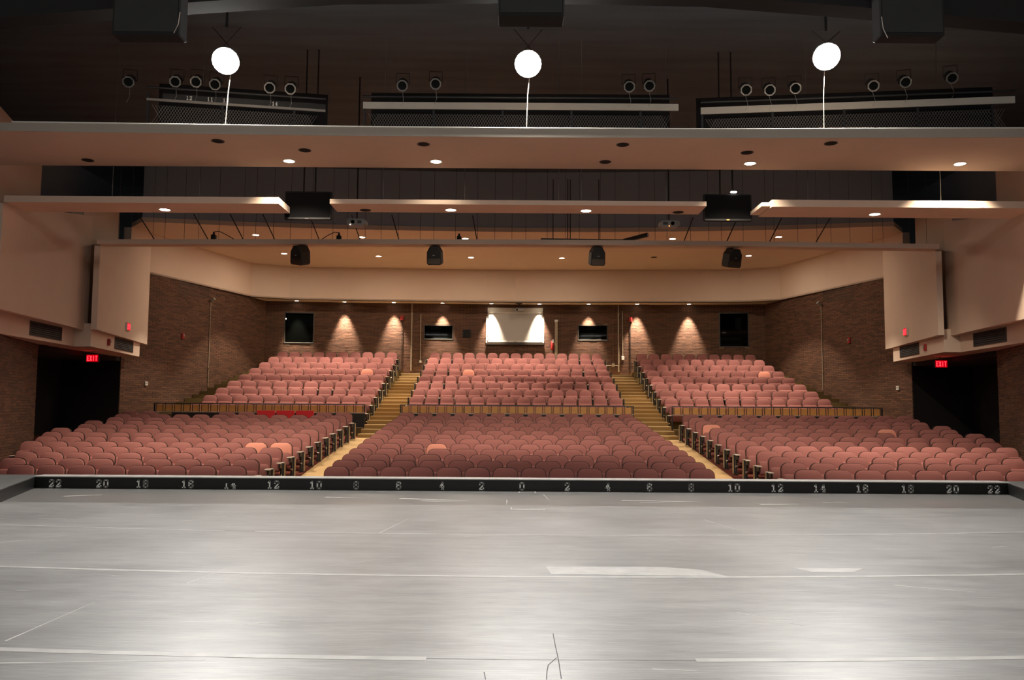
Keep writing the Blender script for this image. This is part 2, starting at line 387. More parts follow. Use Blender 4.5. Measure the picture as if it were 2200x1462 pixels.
# rear platforms
PJ = lambda j: 0.44 + 0.28*j
YJ = lambda j: 16.6 + 0.93*j
blocks = ((-13.2,-4.98),(-3.93,3.96),(5.1,13.2))
for j in range(9):
    ya, ybk = YJ(j)-.5, (YJ(j)+.43 if j < 8 else 26.2)
    for bi, (xa, xb) in enumerate(blocks):
        if bi == 0: poly = [(-wl(ya)+.02,ya),(xb,ya),(xb,ybk),(-wl(ybk)+.02,ybk)]
        elif bi == 2: poly = [(xa,ya),(wl(ya)-.02,ya),(wl(ybk)-.02,ybk),(xa,ybk)]
        else: poly = [(xa,ya),(xb,ya),(xb,ybk),(xa,ybk)]
        part('seating_platform', MB().prism(poly, -0.2, PJ(j)), M_OLIVE, floor)
# half steps of the outer stairs along the side walls
def row_left(j): return -11.15 + 0.105*j          # outer end of rear left rows
for s in (-1, 1):
    for j in range(8):
        y0 = YJ(j) - .04; y1 = YJ(j+1) - .5
        xin = abs(row_left(j)) + .22
        part('side_step', MB().prism([(s*xin,y0),(s*(wl(y0)-.03),y0),(s*(wl(y1)-.03),y1),(s*xin,y1)], PJ(j), PJ(j)+.14), M_OLIVE, floor)
# aisle stairs
for s, nm in ((-1, 'stairs_left_aisle'), (1, 'stairs_right_aisle')):
    xa, xb = (-4.97,-3.94) if s < 0 else (3.97,5.09)
    st = bpy.data.objects.new('stairs', None); COL.objects.link(st); st.location = ((xa+xb)/2, 14.4, 0.17); st['kind'] = 'structure'
    st['label'] = 'carpeted aisle stairs between the %s and centre rear seating' % ('left' if s < 0 else 'right')
    for k in range(18):
        y0 = 14.42 + .58*k; y1 = y0 + .58 if k < 17 else 26.2; z = .30 + .1335*k
        stp = part('step', MB().box(xa, xb, y0, y1, -0.1, z), M_STEP, st)
        part('nosing', MB().box(xa+.02, xb-.02, y0-.012, y0+.11, z-.02, z+.008), M_NOSE, stp)

# ================================================================== BRICK WALLS
CRS, BL, JT = 0.0677, 0.305, 0.010
brick_me = {}
def brick_wall(name, p0, p1, z0, ztop, holes=(), singles=None, nrm=None, label=None, zlow=None):
    """p0->p1 plan line; the visible face looks to the left of p0->p1 turned by -90 deg unless nrm is given"""
    A = Vector((*p0, 0)); B = Vector((*p1, 0)); L = (B-A).length; u = (B-A)/L; q = None
    n = Vector((u.y, -u.x, 0)) if nrm is None else Vector(nrm)
    bk = MB()
    cuts_u = sorted({0.0, L} | {min(L, max(0, h[i])) for h in holes for i in (0, 1)})
    cuts_z = sorted({z0, ztop} | {h[i] for h in holes for i in (2, 3)})
    for ua, ub in zip(cuts_u[:-1], cuts_u[1:]):
        run = None
        for za, zb in zip(cuts_z[:-1], cuts_z[1:]):
            if any(h[0] < (ua+ub)/2 < h[1] and h[2] < (za+zb)/2 < h[3] for h in holes): continue
            c0, c1 = A + u*ua, A + u*ub
            bk.prism([(v.x, v.y) for v in (c0, c1, c1 - n*.25, c0 - n*.25)], za, zb)
    wall = struct(name, bk, M_MORTAR, label=label)
    key = 'single_brick'
    many = MB(); one = []
    proj = 0.011
    rows = int((ztop - z0)/CRS)
    for r in range(rows):
        zb = z0 + r*CRS; off = (r % 2)*BL/2
        k0 = -1 if off else 0
        for k in range(k0, int(L/BL)+1):
            a = max(0, k*BL + off); b = min(L, k*BL + off + BL - JT)
            if b - a < .03: continue
            zt = zb + CRS - JT; zl = zb; skip = False
            for h in holes:
                if b <= h[0] or a >= h[1] or zt <= h[2] or zl >= h[3]: continue
                if a < h[0] - .03: b = h[0] - .004
                elif b > h[1] + .03: a = h[1] + .004
                elif zl < h[2] - .015: zt = h[2] - .004
                elif zt > h[3] + .015: zl = h[3] + .004
                else: skip = True
            if skip: continue
            c = (a+b)/2; zc = zb + CRS/2
            pr = proj + random.uniform(-.003, .003)
            if singles and singles(c, zc) and len(one) < 260 and b - a > .28:
                one.append((a, zb, pr)); continue
            P = [A + u*t + n*d + Vector((0,0,zz)) for d in (0, pr) for (t, zz) in ((a,zl),(b,zl),(b,zt),(a,zt))]
            if (u.cross(Vector((0,0,1)))).dot(n) > 0: F = [(4,5,6,7),(0,1,5,4),(1,2,6,5),(2,3,7,6),(3,0,4,7)]
            else: F = [(7,6,5,4),(4,5,1,0),(5,6,2,1),(6,7,3,2),(7,4,0,3)]
            many.add(P, F)
    part('brickwork', many, M_BRICK, wall, kind='stuff')
    if one:
        me = MB().box(0, BL-JT, -.03, .011, 0, CRS-JT).mesh('brick', M_BRICK1)
        ang = math.atan2(u.y, u.x)
        flip = (Matrix.Rotation(ang, 3, 'Z') @ Vector((0,1,0))).dot(n) < 0
        if flip: me = MB().box(0, BL-JT, -.011, .03, 0, CRS-JT).mesh('brick', M_BRICK1)
        for a, zb, pr in one:
            o = put('brick', me, wall); o.location = A + u*a + Vector((0,0,zb)) + n*(pr-.011); o.rotation_euler = (0, 0, ang)
    return wall
SOF = 5.77
# holes in the rear wall, per segment, in (along, z)
def seg_holes(p0, p1, items):
    A = Vector(p0); B = Vector(p1); L = (B-A).length; out = []
    for x0, x1, za, zb in items:
        t0 = (x0-p0[0])/(p1[0]-p0[0])*L; t1 = (x1-p0[0])/(p1[0]-p0[0])*L
        if t1 > 0 and t0 < L: out.append((t0, t1, za, zb))
    return out
WIN = [(-10.25,-8.95,3.88,5.30),(9.05,10.35,3.86,5.42),(-4.12,-2.78,4.12,4.83),(2.80,4.16,4.12,4.87)]
SCALLOP = (-9.65,-7.6,-5.42,-3.26,-1.08,1.07,3.27,5.42,7.7)
WB = ['wall_back_left_end','wall_back_left','wall_back_right','wall_back_right_end']
for i, (p0, p1) in enumerate(zip(BACK[:-1], BACK[1:])):
    def sing(c, z, p0=p0, p1=p1):
        x = p0[0] + (p1[0]-p0[0])*c/math.hypot(p1[0]-p0[0], p1[1]-p0[1])
        return 3.3 < z < 5.3 and any(abs(x-q) < .75 for q in (-7.6,-5.42,5.42,7.7))
    brick_wall(WB[i], p0, p1, 2.0, SOF+.1, seg_holes(p0, p1, WIN), sing if i in (1, 2) else None, label='brown brick rear wall of the auditorium')
for s, nm in ((-1,'wall_left'),(1,'wall_right')):
    y0, y1 = 15.95, 24.87
    a, b = (s*wl(y0), y0), (s*wl(y1), y1)
    p0, p1 = (a, b)
    nn = Vector((-s, -.242, 0)).normalized()
    brick_wall(nm, p0, p1, 0.0, SOF+.1, (), lambda c, z: c < 2.3 and .3 < z < 2.6, nn, label='raked brick side wall by the rear rows')
for s, nm in ((-1,'wall_left_front'),(1,'wall_right_front')):
    a, b = (s*10.3, 2.2), (s*12.65, 10.05)
    nn = Vector((-s, .3, 0)).normalized()
    brick_wall(nm, a, b, -1.3, 2.9, (), lambda c, z: 4.9 < c and -.4 < z < 1.55, nn, label='brick side wall in front of the exit')
    struct('wall_%s_proscenium' % ('left' if s < 0 else 'right'), MB().prism([(s*10.25,1.9),(s*16,1.9),(s*16,2.2),(s*10.25,2.2)], -1.3, 9.4), M_BLACK, label='black proscenium side wall')
    # plaster above the brick
    q = [(s*11.31, 5.6), (s*12.5, 9.55), (s*12.75, 9.5), (s*11.55, 5.5)]
    struct('wall_%s_upper' % ('left' if s < 0 else 'right'), MB().prism(q, 2.9, 7.7), M_PLASTER, label='cream plaster side wall above the brick')

# ================================================================== EXIT RECESSES
for s in (-1, 1):
    side = 'left' if s < 0 else 'right'
    d = bpy.data.objects.new('door_1' if s < 0 else 'door_2', None); COL.objects.link(d); d.location = (s*14.5, 12.9, 0.1); d['kind'] = 'structure'
    d['label'] = 'dark exit recess on the %s side' % side
    rec = MB(); x0, x1 = s*12.66, s*15.2
    rec.prism([(x0,9.9),(x1,9.9),(x1,10.0),(x0,10.0)], -.6, 2.8)
    rec.prism([(s*13.22,15.95),(x1,15.95),(x1,16.05),(s*13.22,16.05)], -.6, 2.8)
    rec.prism([(x1,9.9),(x1+s*.1,9.9),(x1+s*.1,16.05),(x1,16.05)], -.6, 2.8)
    part('recess_wall', rec, M_VOID, d)
    part('recess_ceiling', MB().prism([(s*12.68,10.05),(s*13.22,15.9),(x1,15.9),(x1,10.05)], 2.62, 2.76), M_VOID, d)
    for k in range(2):
        y0 = 11.3 + 1.25*k
        leaf = part('door_leaf', MB().box(min(x1-s*.06,x1), max(x1-s*.06,x1), y0, y0+1.2, 0.0, 2.2), M_BLACK, d)
        part('push_bar', MB().ring([(x1-s*.12,y0+.2,1.05),(x1-s*.12,y0+1.0,1.05)], .02, 6), M_STEEL, leaf)
    # illuminated exit sign hanging under the soffit
    cx, cz = s*12.62, 2.52
    g = thing('exit_sign', 'red illuminated exit sign hanging in front of the %s dark exit recess' % side, 'exit sign', (cx, 12.9, 2.75), 'exit signs')
    part('sign_box', MB().cbox(cx-.19, cx+.19, 12.88, 12.96, 2.42, 2.66, .012), M_BLACK, g)
    part('stem', MB().ring([(cx,12.92,2.66),(cx,12.92,2.75)], .012, 6), M_STEEL, g)
    part('sign_face', MB().box(cx-.175, cx+.175, 12.872, 12.88, 2.435, 2.645), M_EXITB, g)
    part('letters', text_mb('EXIT', .062, .15, .02, .018, Matrix.Translation((cx, 12.872, 2.465))), M_EXIT, g)

# ================================================================== CEILINGS, CLOUDS, WINGS
struct('ceiling', MB().box(-15, 15, 0.9, 27, 9.3, 9.5), M_DECK, label='black ceiling deck high above the hall')
head = [(-11,2.3),(-5.4,1.35),(-2.9,.98),(0,.9),(2.9,.98),(5.4,1.35),(11,2.3)]
mb = MB()
for (xa,ya),(xb,yb2) in zip(head[:-1], head[1:]): mb.prism([(xa,ya),(xb,yb2),(xb,yb2-.4),(xa,ya-.4)], 7.62, 9.4)
struct('trim_4', mb, M_VOID, label='black curved header above the stage front')
# black upper enclosure
mb = MB()
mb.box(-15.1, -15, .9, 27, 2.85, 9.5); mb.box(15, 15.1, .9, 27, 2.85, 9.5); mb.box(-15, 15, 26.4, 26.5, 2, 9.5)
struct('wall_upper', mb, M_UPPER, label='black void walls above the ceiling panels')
# rear ceiling plane with its curved front edge
FE = [(-12.4,15.3),(-9.4,15.85),(-6.5,16.2),(-3.2,16.45),(0,16.55),(3.2,16.45),(6.5,16.2),(9.4,15.8),(12.4,15.2)]
FA = [(-13.15,16.2),(-11.25,23.4),(-9.8,24.1),(-7.6,24.35),(0,24.7),(7.6,24.35),(9.8,24.1),(11.25,23.4),(13.15,16.2)]
RC = 7.2
mb = MB()
mb.prism(FE + FA[::-1], RC, RC+.15)
ceil2 = struct('ceiling_rear', mb, M_PLASTER, label='cream plaster ceiling over the rear seating')
mb = MB()
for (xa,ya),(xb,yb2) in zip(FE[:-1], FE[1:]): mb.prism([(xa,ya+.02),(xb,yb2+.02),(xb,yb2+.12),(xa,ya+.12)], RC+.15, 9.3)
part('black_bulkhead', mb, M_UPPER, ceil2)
mb = MB(); out = [(-13.4,16.2),(-11.5,23.6),(-10.0,24.3),(-7.6,24.55),(0,24.9),(7.6,24.55),(10.0,24.3),(11.5,23.6),(13.4,16.2)]
inn = [(x*(1 - .0), y) for x, y in FA]
for i in range(len(FA)-1):
    mb.prism([inn[i], inn[i+1], out[i+1], out[i]], SOF, RC)
struct('trim_5', mb, M_PLASTER, label='cream plaster band above the brick rear and side walls')
mb = MB()
for i in range(len(FA)-1):
    a, b = FA[i], FA[i+1]
    k = lambda p: (p[0]*1.12, p[1]+1.3)
    mb.prism([a, b, k(b), k(a)], SOF, SOF+.06)
struct('trim_6', mb, M_PLASTER, label='narrow soffit under the plaster band')

# front soffit beam
mb = MB(); BF = [(-11.4,3.25),(-9.5,3.28),(-4,3.42),(0,3.45),(4,3.42),(9.5,3.25),(11.4,3.2)]; BB = [(-11.4,5.55),(0,5.55),(11.4,5.5)]
mb.prism(BF + BB[::-1], 6.27, 6.42)
beam = struct('ceiling_beam', mb, M_PLASTER, label='wide cream soffit beam nearest the stage')
mb = MB()
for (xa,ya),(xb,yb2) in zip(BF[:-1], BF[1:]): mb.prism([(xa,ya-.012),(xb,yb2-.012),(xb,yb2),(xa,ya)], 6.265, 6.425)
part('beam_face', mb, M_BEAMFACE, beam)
mb = MB()
for (xa,ya),(xb,yb2) in zip(BF[1:-1], BF[2:-1]): mb.ring([(xa,ya-.016,6.437),(xb,yb2-.016,6.437)], .017, 8)
part('edge_angle', mb, M_WHITE, beam)

def cloud(name, lab, x0, x1, z0, yf, yr):
    mb = MB().prism([(x0,yf(x0)),((x0+x1)/2,yf((x0+x1)/2)),(x1,yf(x1)),(x1,yr),(x0,yr)], z0, 5.6)
    o = tag(put(name, mb.mesh(name, M_PLASTER)), lab, 'ceiling panel', 'suspended ceiling panels')
    return o
c2l = cloud('ceiling_cloud', 'cream suspended ceiling panel running from the left wing to the left monitor', -10.95, -5.12, 5.46, lambda x: 5.5, 6.4)
c2c = cloud('ceiling_cloud', 'long cream suspended ceiling panel between the two hanging monitors', -4.06, 3.99, 5.5, lambda x: 5.62, 6.4)
c2r = cloud('ceiling_cloud', 'cream suspended ceiling panel running from the right monitor to the right wing', 5.33, 10.95, 5.45, lambda x: 5.42, 6.4)
part('end_block', MB().box(5.15, 5.33, 5.55, 6.4, 5.49, 5.57), M_PLASTER, c2r)
mb = MB(); C3 = [(-11.35,10.3),(-5.65,10.1),(0,9.95),(5.6,9.98),(11.3,10.2)]
mb.prism(C3 + [(x,y+.4) for x,y in C3[::-1]], 5.49, 5.62)
c3 = tag(put('ceiling_cloud', mb.mesh('ceiling_cloud', M_PLASTER)), 'long thin cream ceiling panel carrying the four black loudspeakers', 'ceiling panel', 'suspended ceiling panels')

# side wing panels and the ducts under them
def slab(p, q, th, zb, zt, s):
    a = Vector(p); b = Vector(q); d = (b-a).normalized(); n = Vector((-d.y, d.x))*th
    if n.x*s < 0: n = -n
    poly = [(a.x,a.y),(b.x,b.y),(b.x+n.x,b.y+n.y),(a.x+n.x,a.y+n.y)]
    mb = MB(); z1 = zt if isinstance(zt, list) else [zt]*4
    # keep vertex/height pairing through prism's orientation fix
    return mb.prism(poly, [zb]*4, z1)
for s in (-1, 1):
    sd = 'left' if s < 0 else 'right'
    w1 = struct('wall_wing_%s_front' % sd, slab((s*11.02,5.6), (s*11.85,11.0), .15, 3.2, [5.46,6.4,6.4,5.46], s), M_PLASTER, label='tall cream wing panel nearest the stage on the %s' % sd)
    w2 = struct('wall_wing_%s_rear' % sd, slab((s*11.37,10.55), (s*12.5,16.3), .15, 3.2, [5.49,6.75,6.75,5.49], s), M_PLASTER, label='tall cream wing panel beside the rear seats on the %s' % sd)
    struct('wall_pier_%s' % sd, MB().prism([(s*12.25,11.3),(s*13.05,15.1),(s*13.3,15.1),(s*12.6,11.3)], 2.76, [6.8,7.6,7.6,6.8]), M_PLASTER, label='plaster pier behind the %s rear wing panel' % sd)
    b1 = struct('trim_7' if s < 0 else 'trim_8', MB().prism([(s*11.35,4.6),(s*12.13,11.3),(s*12.7,11.3),(s*12.3,4.6)], 2.75, 3.38), M_PLASTER, label='cream duct box under the front %s wing panel' % sd)
    b2 = struct('trim_9' if s < 0 else 'trim_10', MB().prism([(s*11.62,10.75),(s*12.48,15.7),(s*13.3,15.7),(s*12.9,10.75)], 2.752, 3.38), M_PLASTER, label='cream duct box under the rear %s wing panel' % sd)
    # grilles
    def grille(pa, pb, t0, t1, z0, z1, lab):
        A = Vector((s*pa[0], pa[1], 0)); B = Vector((s*pb[0], pb[1], 0)); u = (B-A).normalized()
        n = Vector((u.y, -u.x, 0));
        if n.x*s > 0: n = -n
        c0 = A + u*t0; L = t1-t0
        R3 = Matrix(((u.x, -n.x, 0), (u.y, -n.y, 0), (0,0,1)))
        M = Matrix.Translation((c0.x, c0.y, 0)) @ R3.to_4x4()
        g = thing('air_grille', lab, 'vent', (c0.x, c0.y, z0), 'air vents')
        fr = MB()
        for bx in ((0,L,z0,z0+.025),(0,L,z1-.025,z1),(0,.025,z0,z1),(L-.025,L,z0,z1)): fr.box(bx[0], bx[1], -.014, .0, bx[2], bx[3], 0, M)
        part('vent_frame', fr, M_FRAME, g)
        part('backing', MB().box(.02, L-.02, -.002, -.001, z0+.02, z1-.02, 0, M), M_VOID, g)
        nsl = max(4, int((z1-z0)/.055))
        for k in range(nsl):
            zz = z0 + .03 + (z1-z0-.06)*(k+.5)/nsl
            part('slat', MB().add([tuple(M @ Vector(q)) for q in ((.02,-.012,zz-.016),(L-.02,-.012,zz-.016),(L-.02,-.003,zz+.012),(.02,-.003,zz+.012),(.02,-.009,zz-.018),(L-.02,-.009,zz-.018),(L-.02,0,zz+.01),(.02,0,zz+.01))],
                 [(0,1,2,3),(7,6,5,4),(0,4,5,1),(3,2,6,7),(1,5,6,2),(0,3,7,4)]), M_GRILL, g)
    grille((11.35,4.6), (12.13,11.3), 3.5, 5.35, 2.83, 3.19, 'dark air vent in the duct box under the front %s wing panel' % sd)
    grille((11.62,10.75), (12.48,15.7), 2.2, 4.2, 2.83, 3.19, 'dark air vent in the duct box under the rear %s wing panel' % sd)
    grille((wl(15.95),15.95), (wl(24.87),24.87), 3.0, 4.85, 5.34, 5.72, 'dark air vent high on the %s brick wall beneath the plaster band' % sd)
    # exit sign on the rear wing panel (faces across the hall)
    A = Vector((s*11.37,10.55,0)); B = Vector((s*12.5,16.3,0)); u = (B-A).normalized(); n = Vector((u.y,-u.x,0)); n = n if n.x*s < 0 else -n
    c = A + u*3.15
    M = Matrix.Translation((c.x, c.y, 3.55)) @ Matrix(((u.x*-s*-1 if False else u.x, -n.x, 0), (u.y, -n.y, 0), (0,0,1))).to_4x4()
    g = thing('exit_sign', 'small red exit sign mounted on the %s rear wing panel' % sd, 'exit sign', (c.x, c.y, 3.45), 'exit signs')
    part('sign_box', MB().box(-.19, .19, -.05, 0, -.11, .13, 0, M), M_WHITE, g)
    part('sign_face', MB().box(-.175, .175, -.055, -.05, -.1, .12, 0, M), M_EXITB, g)
    Mt = M @ Matrix.Translation((0,-.055,-.075))
    if s > 0: Mt = Mt @ Matrix.Diagonal((-1,1,1,1))
    part('letters', text_mb('EXIT', .065, .165, .022, .018, Mt), M_EXIT, g)
    # red strobes
    def strobe(c, n, z, lab):
        u = Vector((-n.y, n.x, 0)); M = Matrix.Translation((c[0], c[1], z)) @ Matrix(((u.x, -n.x, 0), (u.y, -n.y, 0), (0,0,1))).to_4x4()
        g = thing('fire_alarm', lab, 'fire alarm', (c[0], c[1], z-.09), 'red fire alarm boxes')
        part('housing', MB().cbox(-.065, .065, -.06, 0, -.1, .1, .01, 0, M), M_RED, g)
        part('strobe_lens', MB().cbox(-.04, .04, -.085, -.06, -.02, .06, .008, 0, M), M_GREY, g)
    A2 = Vector((s*11.62,10.75,0)); u2 = (Vector((s*12.48,15.7,0))-A2).normalized(); n2 = Vector((u2.y,-u2.x,0)); n2 = n2 if n2.x*s < 0 else -n2
    c2 = A2 + u2*1.55; strobe((c2.x,c2.y), n2, 2.98, 'red fire alarm strobe on the %s rear duct box beside the vent' % sd)
    nw = Vector((-s, -.242, 0)).normalized()
    yy = 19.1; strobe((s*(wl(yy))+nw.x*.015, yy+nw.y*.015), nw, 3.72, 'red fire alarm strobe on the %s brick side wall' % sd)
    # wall plate
    yy = 17.2 if s < 0 else 16.6; c = (s*wl(yy)+nw.x*.014, yy+nw.y*.014); u = Vector((-nw.y, nw.x, 0)); M = Matrix.Translation((c[0], c[1], 1.9)) @ Matrix(((u.x, -nw.x, 0), (u.y, -nw.y, 0), (0,0,1))).to_4x4()
    g = thing('wall_outlet', 'small white outlet box low on the %s brick side wall' % sd, 'outlet', (c[0], c[1], 1.83), 'white wall outlets')
    part('box', MB().cbox(-.065, .065, -.045, 0, -.07, .07, .008, 0, M), M_WHITE, g)
    part('socket', MB().cbox(-.03, .03, -.05, -.045, -.02, .04, .002, 0, M), M_GREY, g)
    # conduit with junction box under the grille
    yy = 20.75; c = Vector((s*wl(yy)+nw.x*.04, yy+nw.y*.04, 0))
    g = thing('wall_conduit', 'thin vertical conduit on the %s brick side wall below the vent' % sd, 'conduit', (c.x, c.y, 1.9), 'wall conduits')
    part('pipe', MB().ring([(c.x,c.y,1.9),(c.x,c.y,5.25)], .016, 6), M_PIPE, g)
    part('spotlight_head', MB().ring([(c.x+nw.x*.02,c.y+nw.y*.02,5.24),(c.x+nw.x*.16,c.y+nw.y*.16,5.34)], [.05,.065], 8), M_GREY, g)
    for zz in (2.6, 3.7, 4.7): part('strap', MB().box(c.x-.03, c.x+.03, c.y-.02, c.y+.02, zz-.012, zz+.012), M_PIPE, g)

# ================================================================== DOWNLIGHTS
ring_me = None; lens_me = None; dark_me = None
def disc_mesh(r0, r1, h, m, name):
    n = 20; mb = MB()
    p = []
    for r, z in ((r0,0),(r1,0),(r1,-h),(r0,-h*.4)): p += [(r*math.cos(2*PI*k/n), r*math.sin(2*PI*k/n), z) for k in range(n)]
    f = [(j*n+k, j*n+(k+1)%n, ((j+1)%4)*n+(k+1)%n, ((j+1)%4)*n+k) for j in range(4) for k in range(n)]
    return mb.add(p, f).mesh(name, m)
def flat_disc(r, m, name):
    n = 18; return MB().add([(r*math.cos(2*PI*k/n), r*math.sin(2*PI*k/n), z) for z in (0,-.006) for k in range(n)],
        [tuple(range(n)), tuple(range(2*n-1,n-1,-1))] + [(k,n+k,n+(k+1)%n,(k+1)%n) for k in range(n)]).mesh(name, m)
ring_me = disc_mesh(.105, .135, .012, M_WHITE, 'trim_ring'); lens_me = flat_disc(.105, M_LENS, 'lamp_lens')
dring_me = disc_mesh(.10, .125, .008, M_FRAME, 'trim_ring'); dark_me = flat_disc(.10, M_VOID, 'lamp_lens')
sring_me = disc_mesh(.075, .095, .01, M_WHITE, 'trim_ring'); slens_me = flat_disc(.075, M_LENS, 'lamp_lens')
def downlight(x, y, z, lab, group, on=True, small=False, energy=P_HOUSE, angle=100, blend=.8, col=WARM, tilt=(0,0), wide=0):
    g = thing('recessed_downlight', lab, 'downlight', (x, y, z), group)
    put('trim_ring', (sring_me if small else ring_me) if on else dring_me, g)
    put('lamp_lens', (slens_me if small else lens_me) if on else dark_me, g, (0,0,-.004))
    if on: lamp('downlight_lamp', 'SPOT', (x, y, z-.03), energy, col, (x+tilt[0], y+tilt[1], z-5), .06, angle, blend, parent=g)
    if wide:
        a = lamp('downlight_glow', 'AREA', (x, y, z-.02), wide, col, (x, y, z-5), .19, parent=g)
    return g
def series(pts, z, fmt, group, **k):
    pts = sorted(pts)
    for i, p in enumerate(pts): downlight(p[0], p[1], z, fmt % ORD[i], group, **dict(k, **(dict(energy=p[2]) if len(p) > 2 else {})))
series([(-4.81,5.10,700),(-1.75,5.06,60),(4.77,5.05,500),(9.09,4.98,1500)], 6.27, 'lit downlight in the wide front soffit beam, %s lit one from the left', 'lit downlights in the front beam', tilt=(0,1.2), angle=110)
series([(-9.02,5.13),(-5.84,3.80),(-4.30,4.35),(-1.89,3.91),(1.76,5.01),(1.97,3.86),(4.50,4.31),(5.93,3.69)], 6.27, 'unlit dark downlight in the wide front soffit beam, %s unlit one from the left', 'unlit downlights in the front beam', on=False)
CN = iter(('the left', 'the left half of the long middle', 'the right half of the long middle', 'the right'))
for (x, y, z) in ((-7.78,6.1,5.46),(-1.51,6.12,5.5),(1.46,6.12,5.5),(7.77,6.05,5.45)):
    downlight(x, y, z, 'lit downlight in %s suspended ceiling panel' % next(CN), 'downlights in the suspended panels', tilt=(x*.05,2.2 if x < -3 else 4.6), angle=100, energy=1600 if x < -3 else (1100 if x > 3 else 800))
for (x, y, z, n) in ((-3.4,6.2,5.5,'left'),(3.5,6.2,5.5,'right')): downlight(x, y, z, 'unlit downlight near the %s end of the long middle ceiling panel' % n, 'downlights in the suspended panels', on=False)
series([(-9.26,17.35),(-5.54,17.63),(-1.85,17.76),(5.56,17.55),(9.21,17.1)], RC, 'lit downlight in the front row of the rear ceiling, %s from the left', 'front row of rear ceiling downlights', tilt=(0,-.8), angle=84, blend=.3, energy=P_REAR, wide=56)
series([(-9.24,21.0),(-5.55,21.45),(-1.83,21.6),(1.85,21.6),(9.20,20.8)], RC, 'lit downlight in the back row of the rear ceiling, %s from the left', 'back row of rear ceiling downlights', angle=84, blend=.3, energy=P_REAR, wide=56)
downlight(5.53, 21.27, RC, 'unlit downlight in the back row of the rear ceiling, over the right block', 'back row of rear ceiling downlights', on=False)
for i, x in enumerate(SCALLOP):
    downlight(x, yb(x)-.33, SOF, 'small wall washer in the soffit over the rear brick wall, %s from the left' % ORD[i], 'wall washers over the rear wall', small=True, energy=P_WALL, angle=48, blend=.8, tilt=(0,.6))
# ================================================================== REAR WALL FITTINGS
def window(idx, x0, x1, z0, z1, lab, deep, sill):
    xc = (x0+x1)/2; y = yb(xc)
    ang = math.atan2(yb(x1)-yb(x0), x1-x0); M = Matrix.Translation((xc, y, 0)) @ Matrix.Rotation(ang, 4, 'Z'); h = (x1-x0)/2/math.cos(ang)
    g = bpy.data.objects.new('window_%d' % idx, None); COL.objects.link(g); g.location = (xc, y, z0); g['kind'] = 'structure'; g['label'] = lab
    fr = MB()
    for bx in ((-h,-h+.05,z0,z1),(h-.05,h,z0,z1),(-h,h,z1-.05,z1),(-h,h,z0,z0+.05)): fr.box(bx[0], bx[1], -.02, .16, bx[2], bx[3], 0, M)
    part('window_frame', fr, M_FRAME, g)
    part('pane', MB().box(-h+.04, h-.04, .10, .115, z0+.04, z1-.04, 0, M), M_GLASS, g)
    part('dark_booth', MB().box(-h, h, .2, .22, z0-.02, z1+.02, 0, M), M_VOID, g)
    if sill: part('window_sill', MB().box(-h+.03, h-.03, -.03, .1, z0+.045, z0+.07, 0, M), M_SILL, g)
    return g, M
g, Mw = window(1, *WIN[0], 'tall dark control booth window on the left of the rear wall', .15, True)
part('small_light', MB().cbox(-.6, -.57, .07, .1, 4.98, 5.03, .006, 0, Mw), M_LENS, g)
window(2, *WIN[1], 'tall dark control booth window on the right of the rear wall', .15, False)
window(3, *WIN[2], 'low wide projection window left of the white screen', .15, True)
window(4, *WIN[3], 'low wide projection window right of the white screen', .15, True)
y = yb(-2.15)
g = thing('wall_speaker', 'small square black speaker on the brick between window and white screen', 'speaker', (-2.18, y, 4.26))
part('cabinet', MB().cbox(-2.36, -2.0, y-.07, y, 4.26, 4.62, .015), M_BLACK, g)
part('grille_cloth', MB().box(-2.33, -2.03, y-.075, y-.07, 4.29, 4.59), M_VOID, g)
# white board / screen
y = yb(0) - .05
g = thing('projection_screen', 'white pull-down screen hanging on the rear brick wall', 'screen', (0, y, 4.0))
part('mounting_board', MB().box(-1.255, 1.24, y-.02, y+.03, 4.1, 5.62), M_WHITE, g)
part('housing', MB().cbox(-1.22, 1.2, y-.10, y-.02, 5.35, 5.46, .02), M_WHITE, g)
part('screen_cloth', MB().box(-1.2, 1.18, y-.065, y-.06, 4.11, 5.36), M_SCREEN, g)
part('bottom_bar', MB().cbox(-1.24, 1.22, y-.10, y-.03, 4.05, 4.12, .012), M_WHITE, g)
for x in (-1.29, 1.265): part('side_rail', MB().box(x-.03, x+.03, y-.05, y+.03, 4.03, 5.22), M_WHITE, g)
part('marker_tray', MB().box(-1.3, 1.29, y-.13, y+.03, 3.95, 4.03), M_FRAME, g)
part('pull_handle', MB().ring([(-.05,y-.1,4.12),(-.03,y-.12,4.08),(.03,y-.12,4.08),(.05,y-.1,4.12)], .008, 6), M_CHROME, g)
g = thing('ceiling_projector', 'projector on a short ceiling mount above the white screen', 'projector', (.16, 25.1, SOF))
part('mount_plate', MB().box(.02, .3, 24.98, 25.2, SOF-.03, SOF), M_FRAME, g)
part('mount_pole', MB().ring([(.16,25.1,SOF-.02),(.16,25.1,5.56)], .03, 8), M_FRAME, g)
part('bracket', MB().box(-.04, .36, 25.02, 25.18, 5.53, 5.57), M_FRAME, g)
part('body', MB().cbox(.0, .38, 24.92, 25.22, 5.40, 5.53, .02), M_GREY, g)
part('lens', MB().ring([(.07,24.93,5.46),(.07,24.89,5.46)], .035, 10), M_GLASS, g)
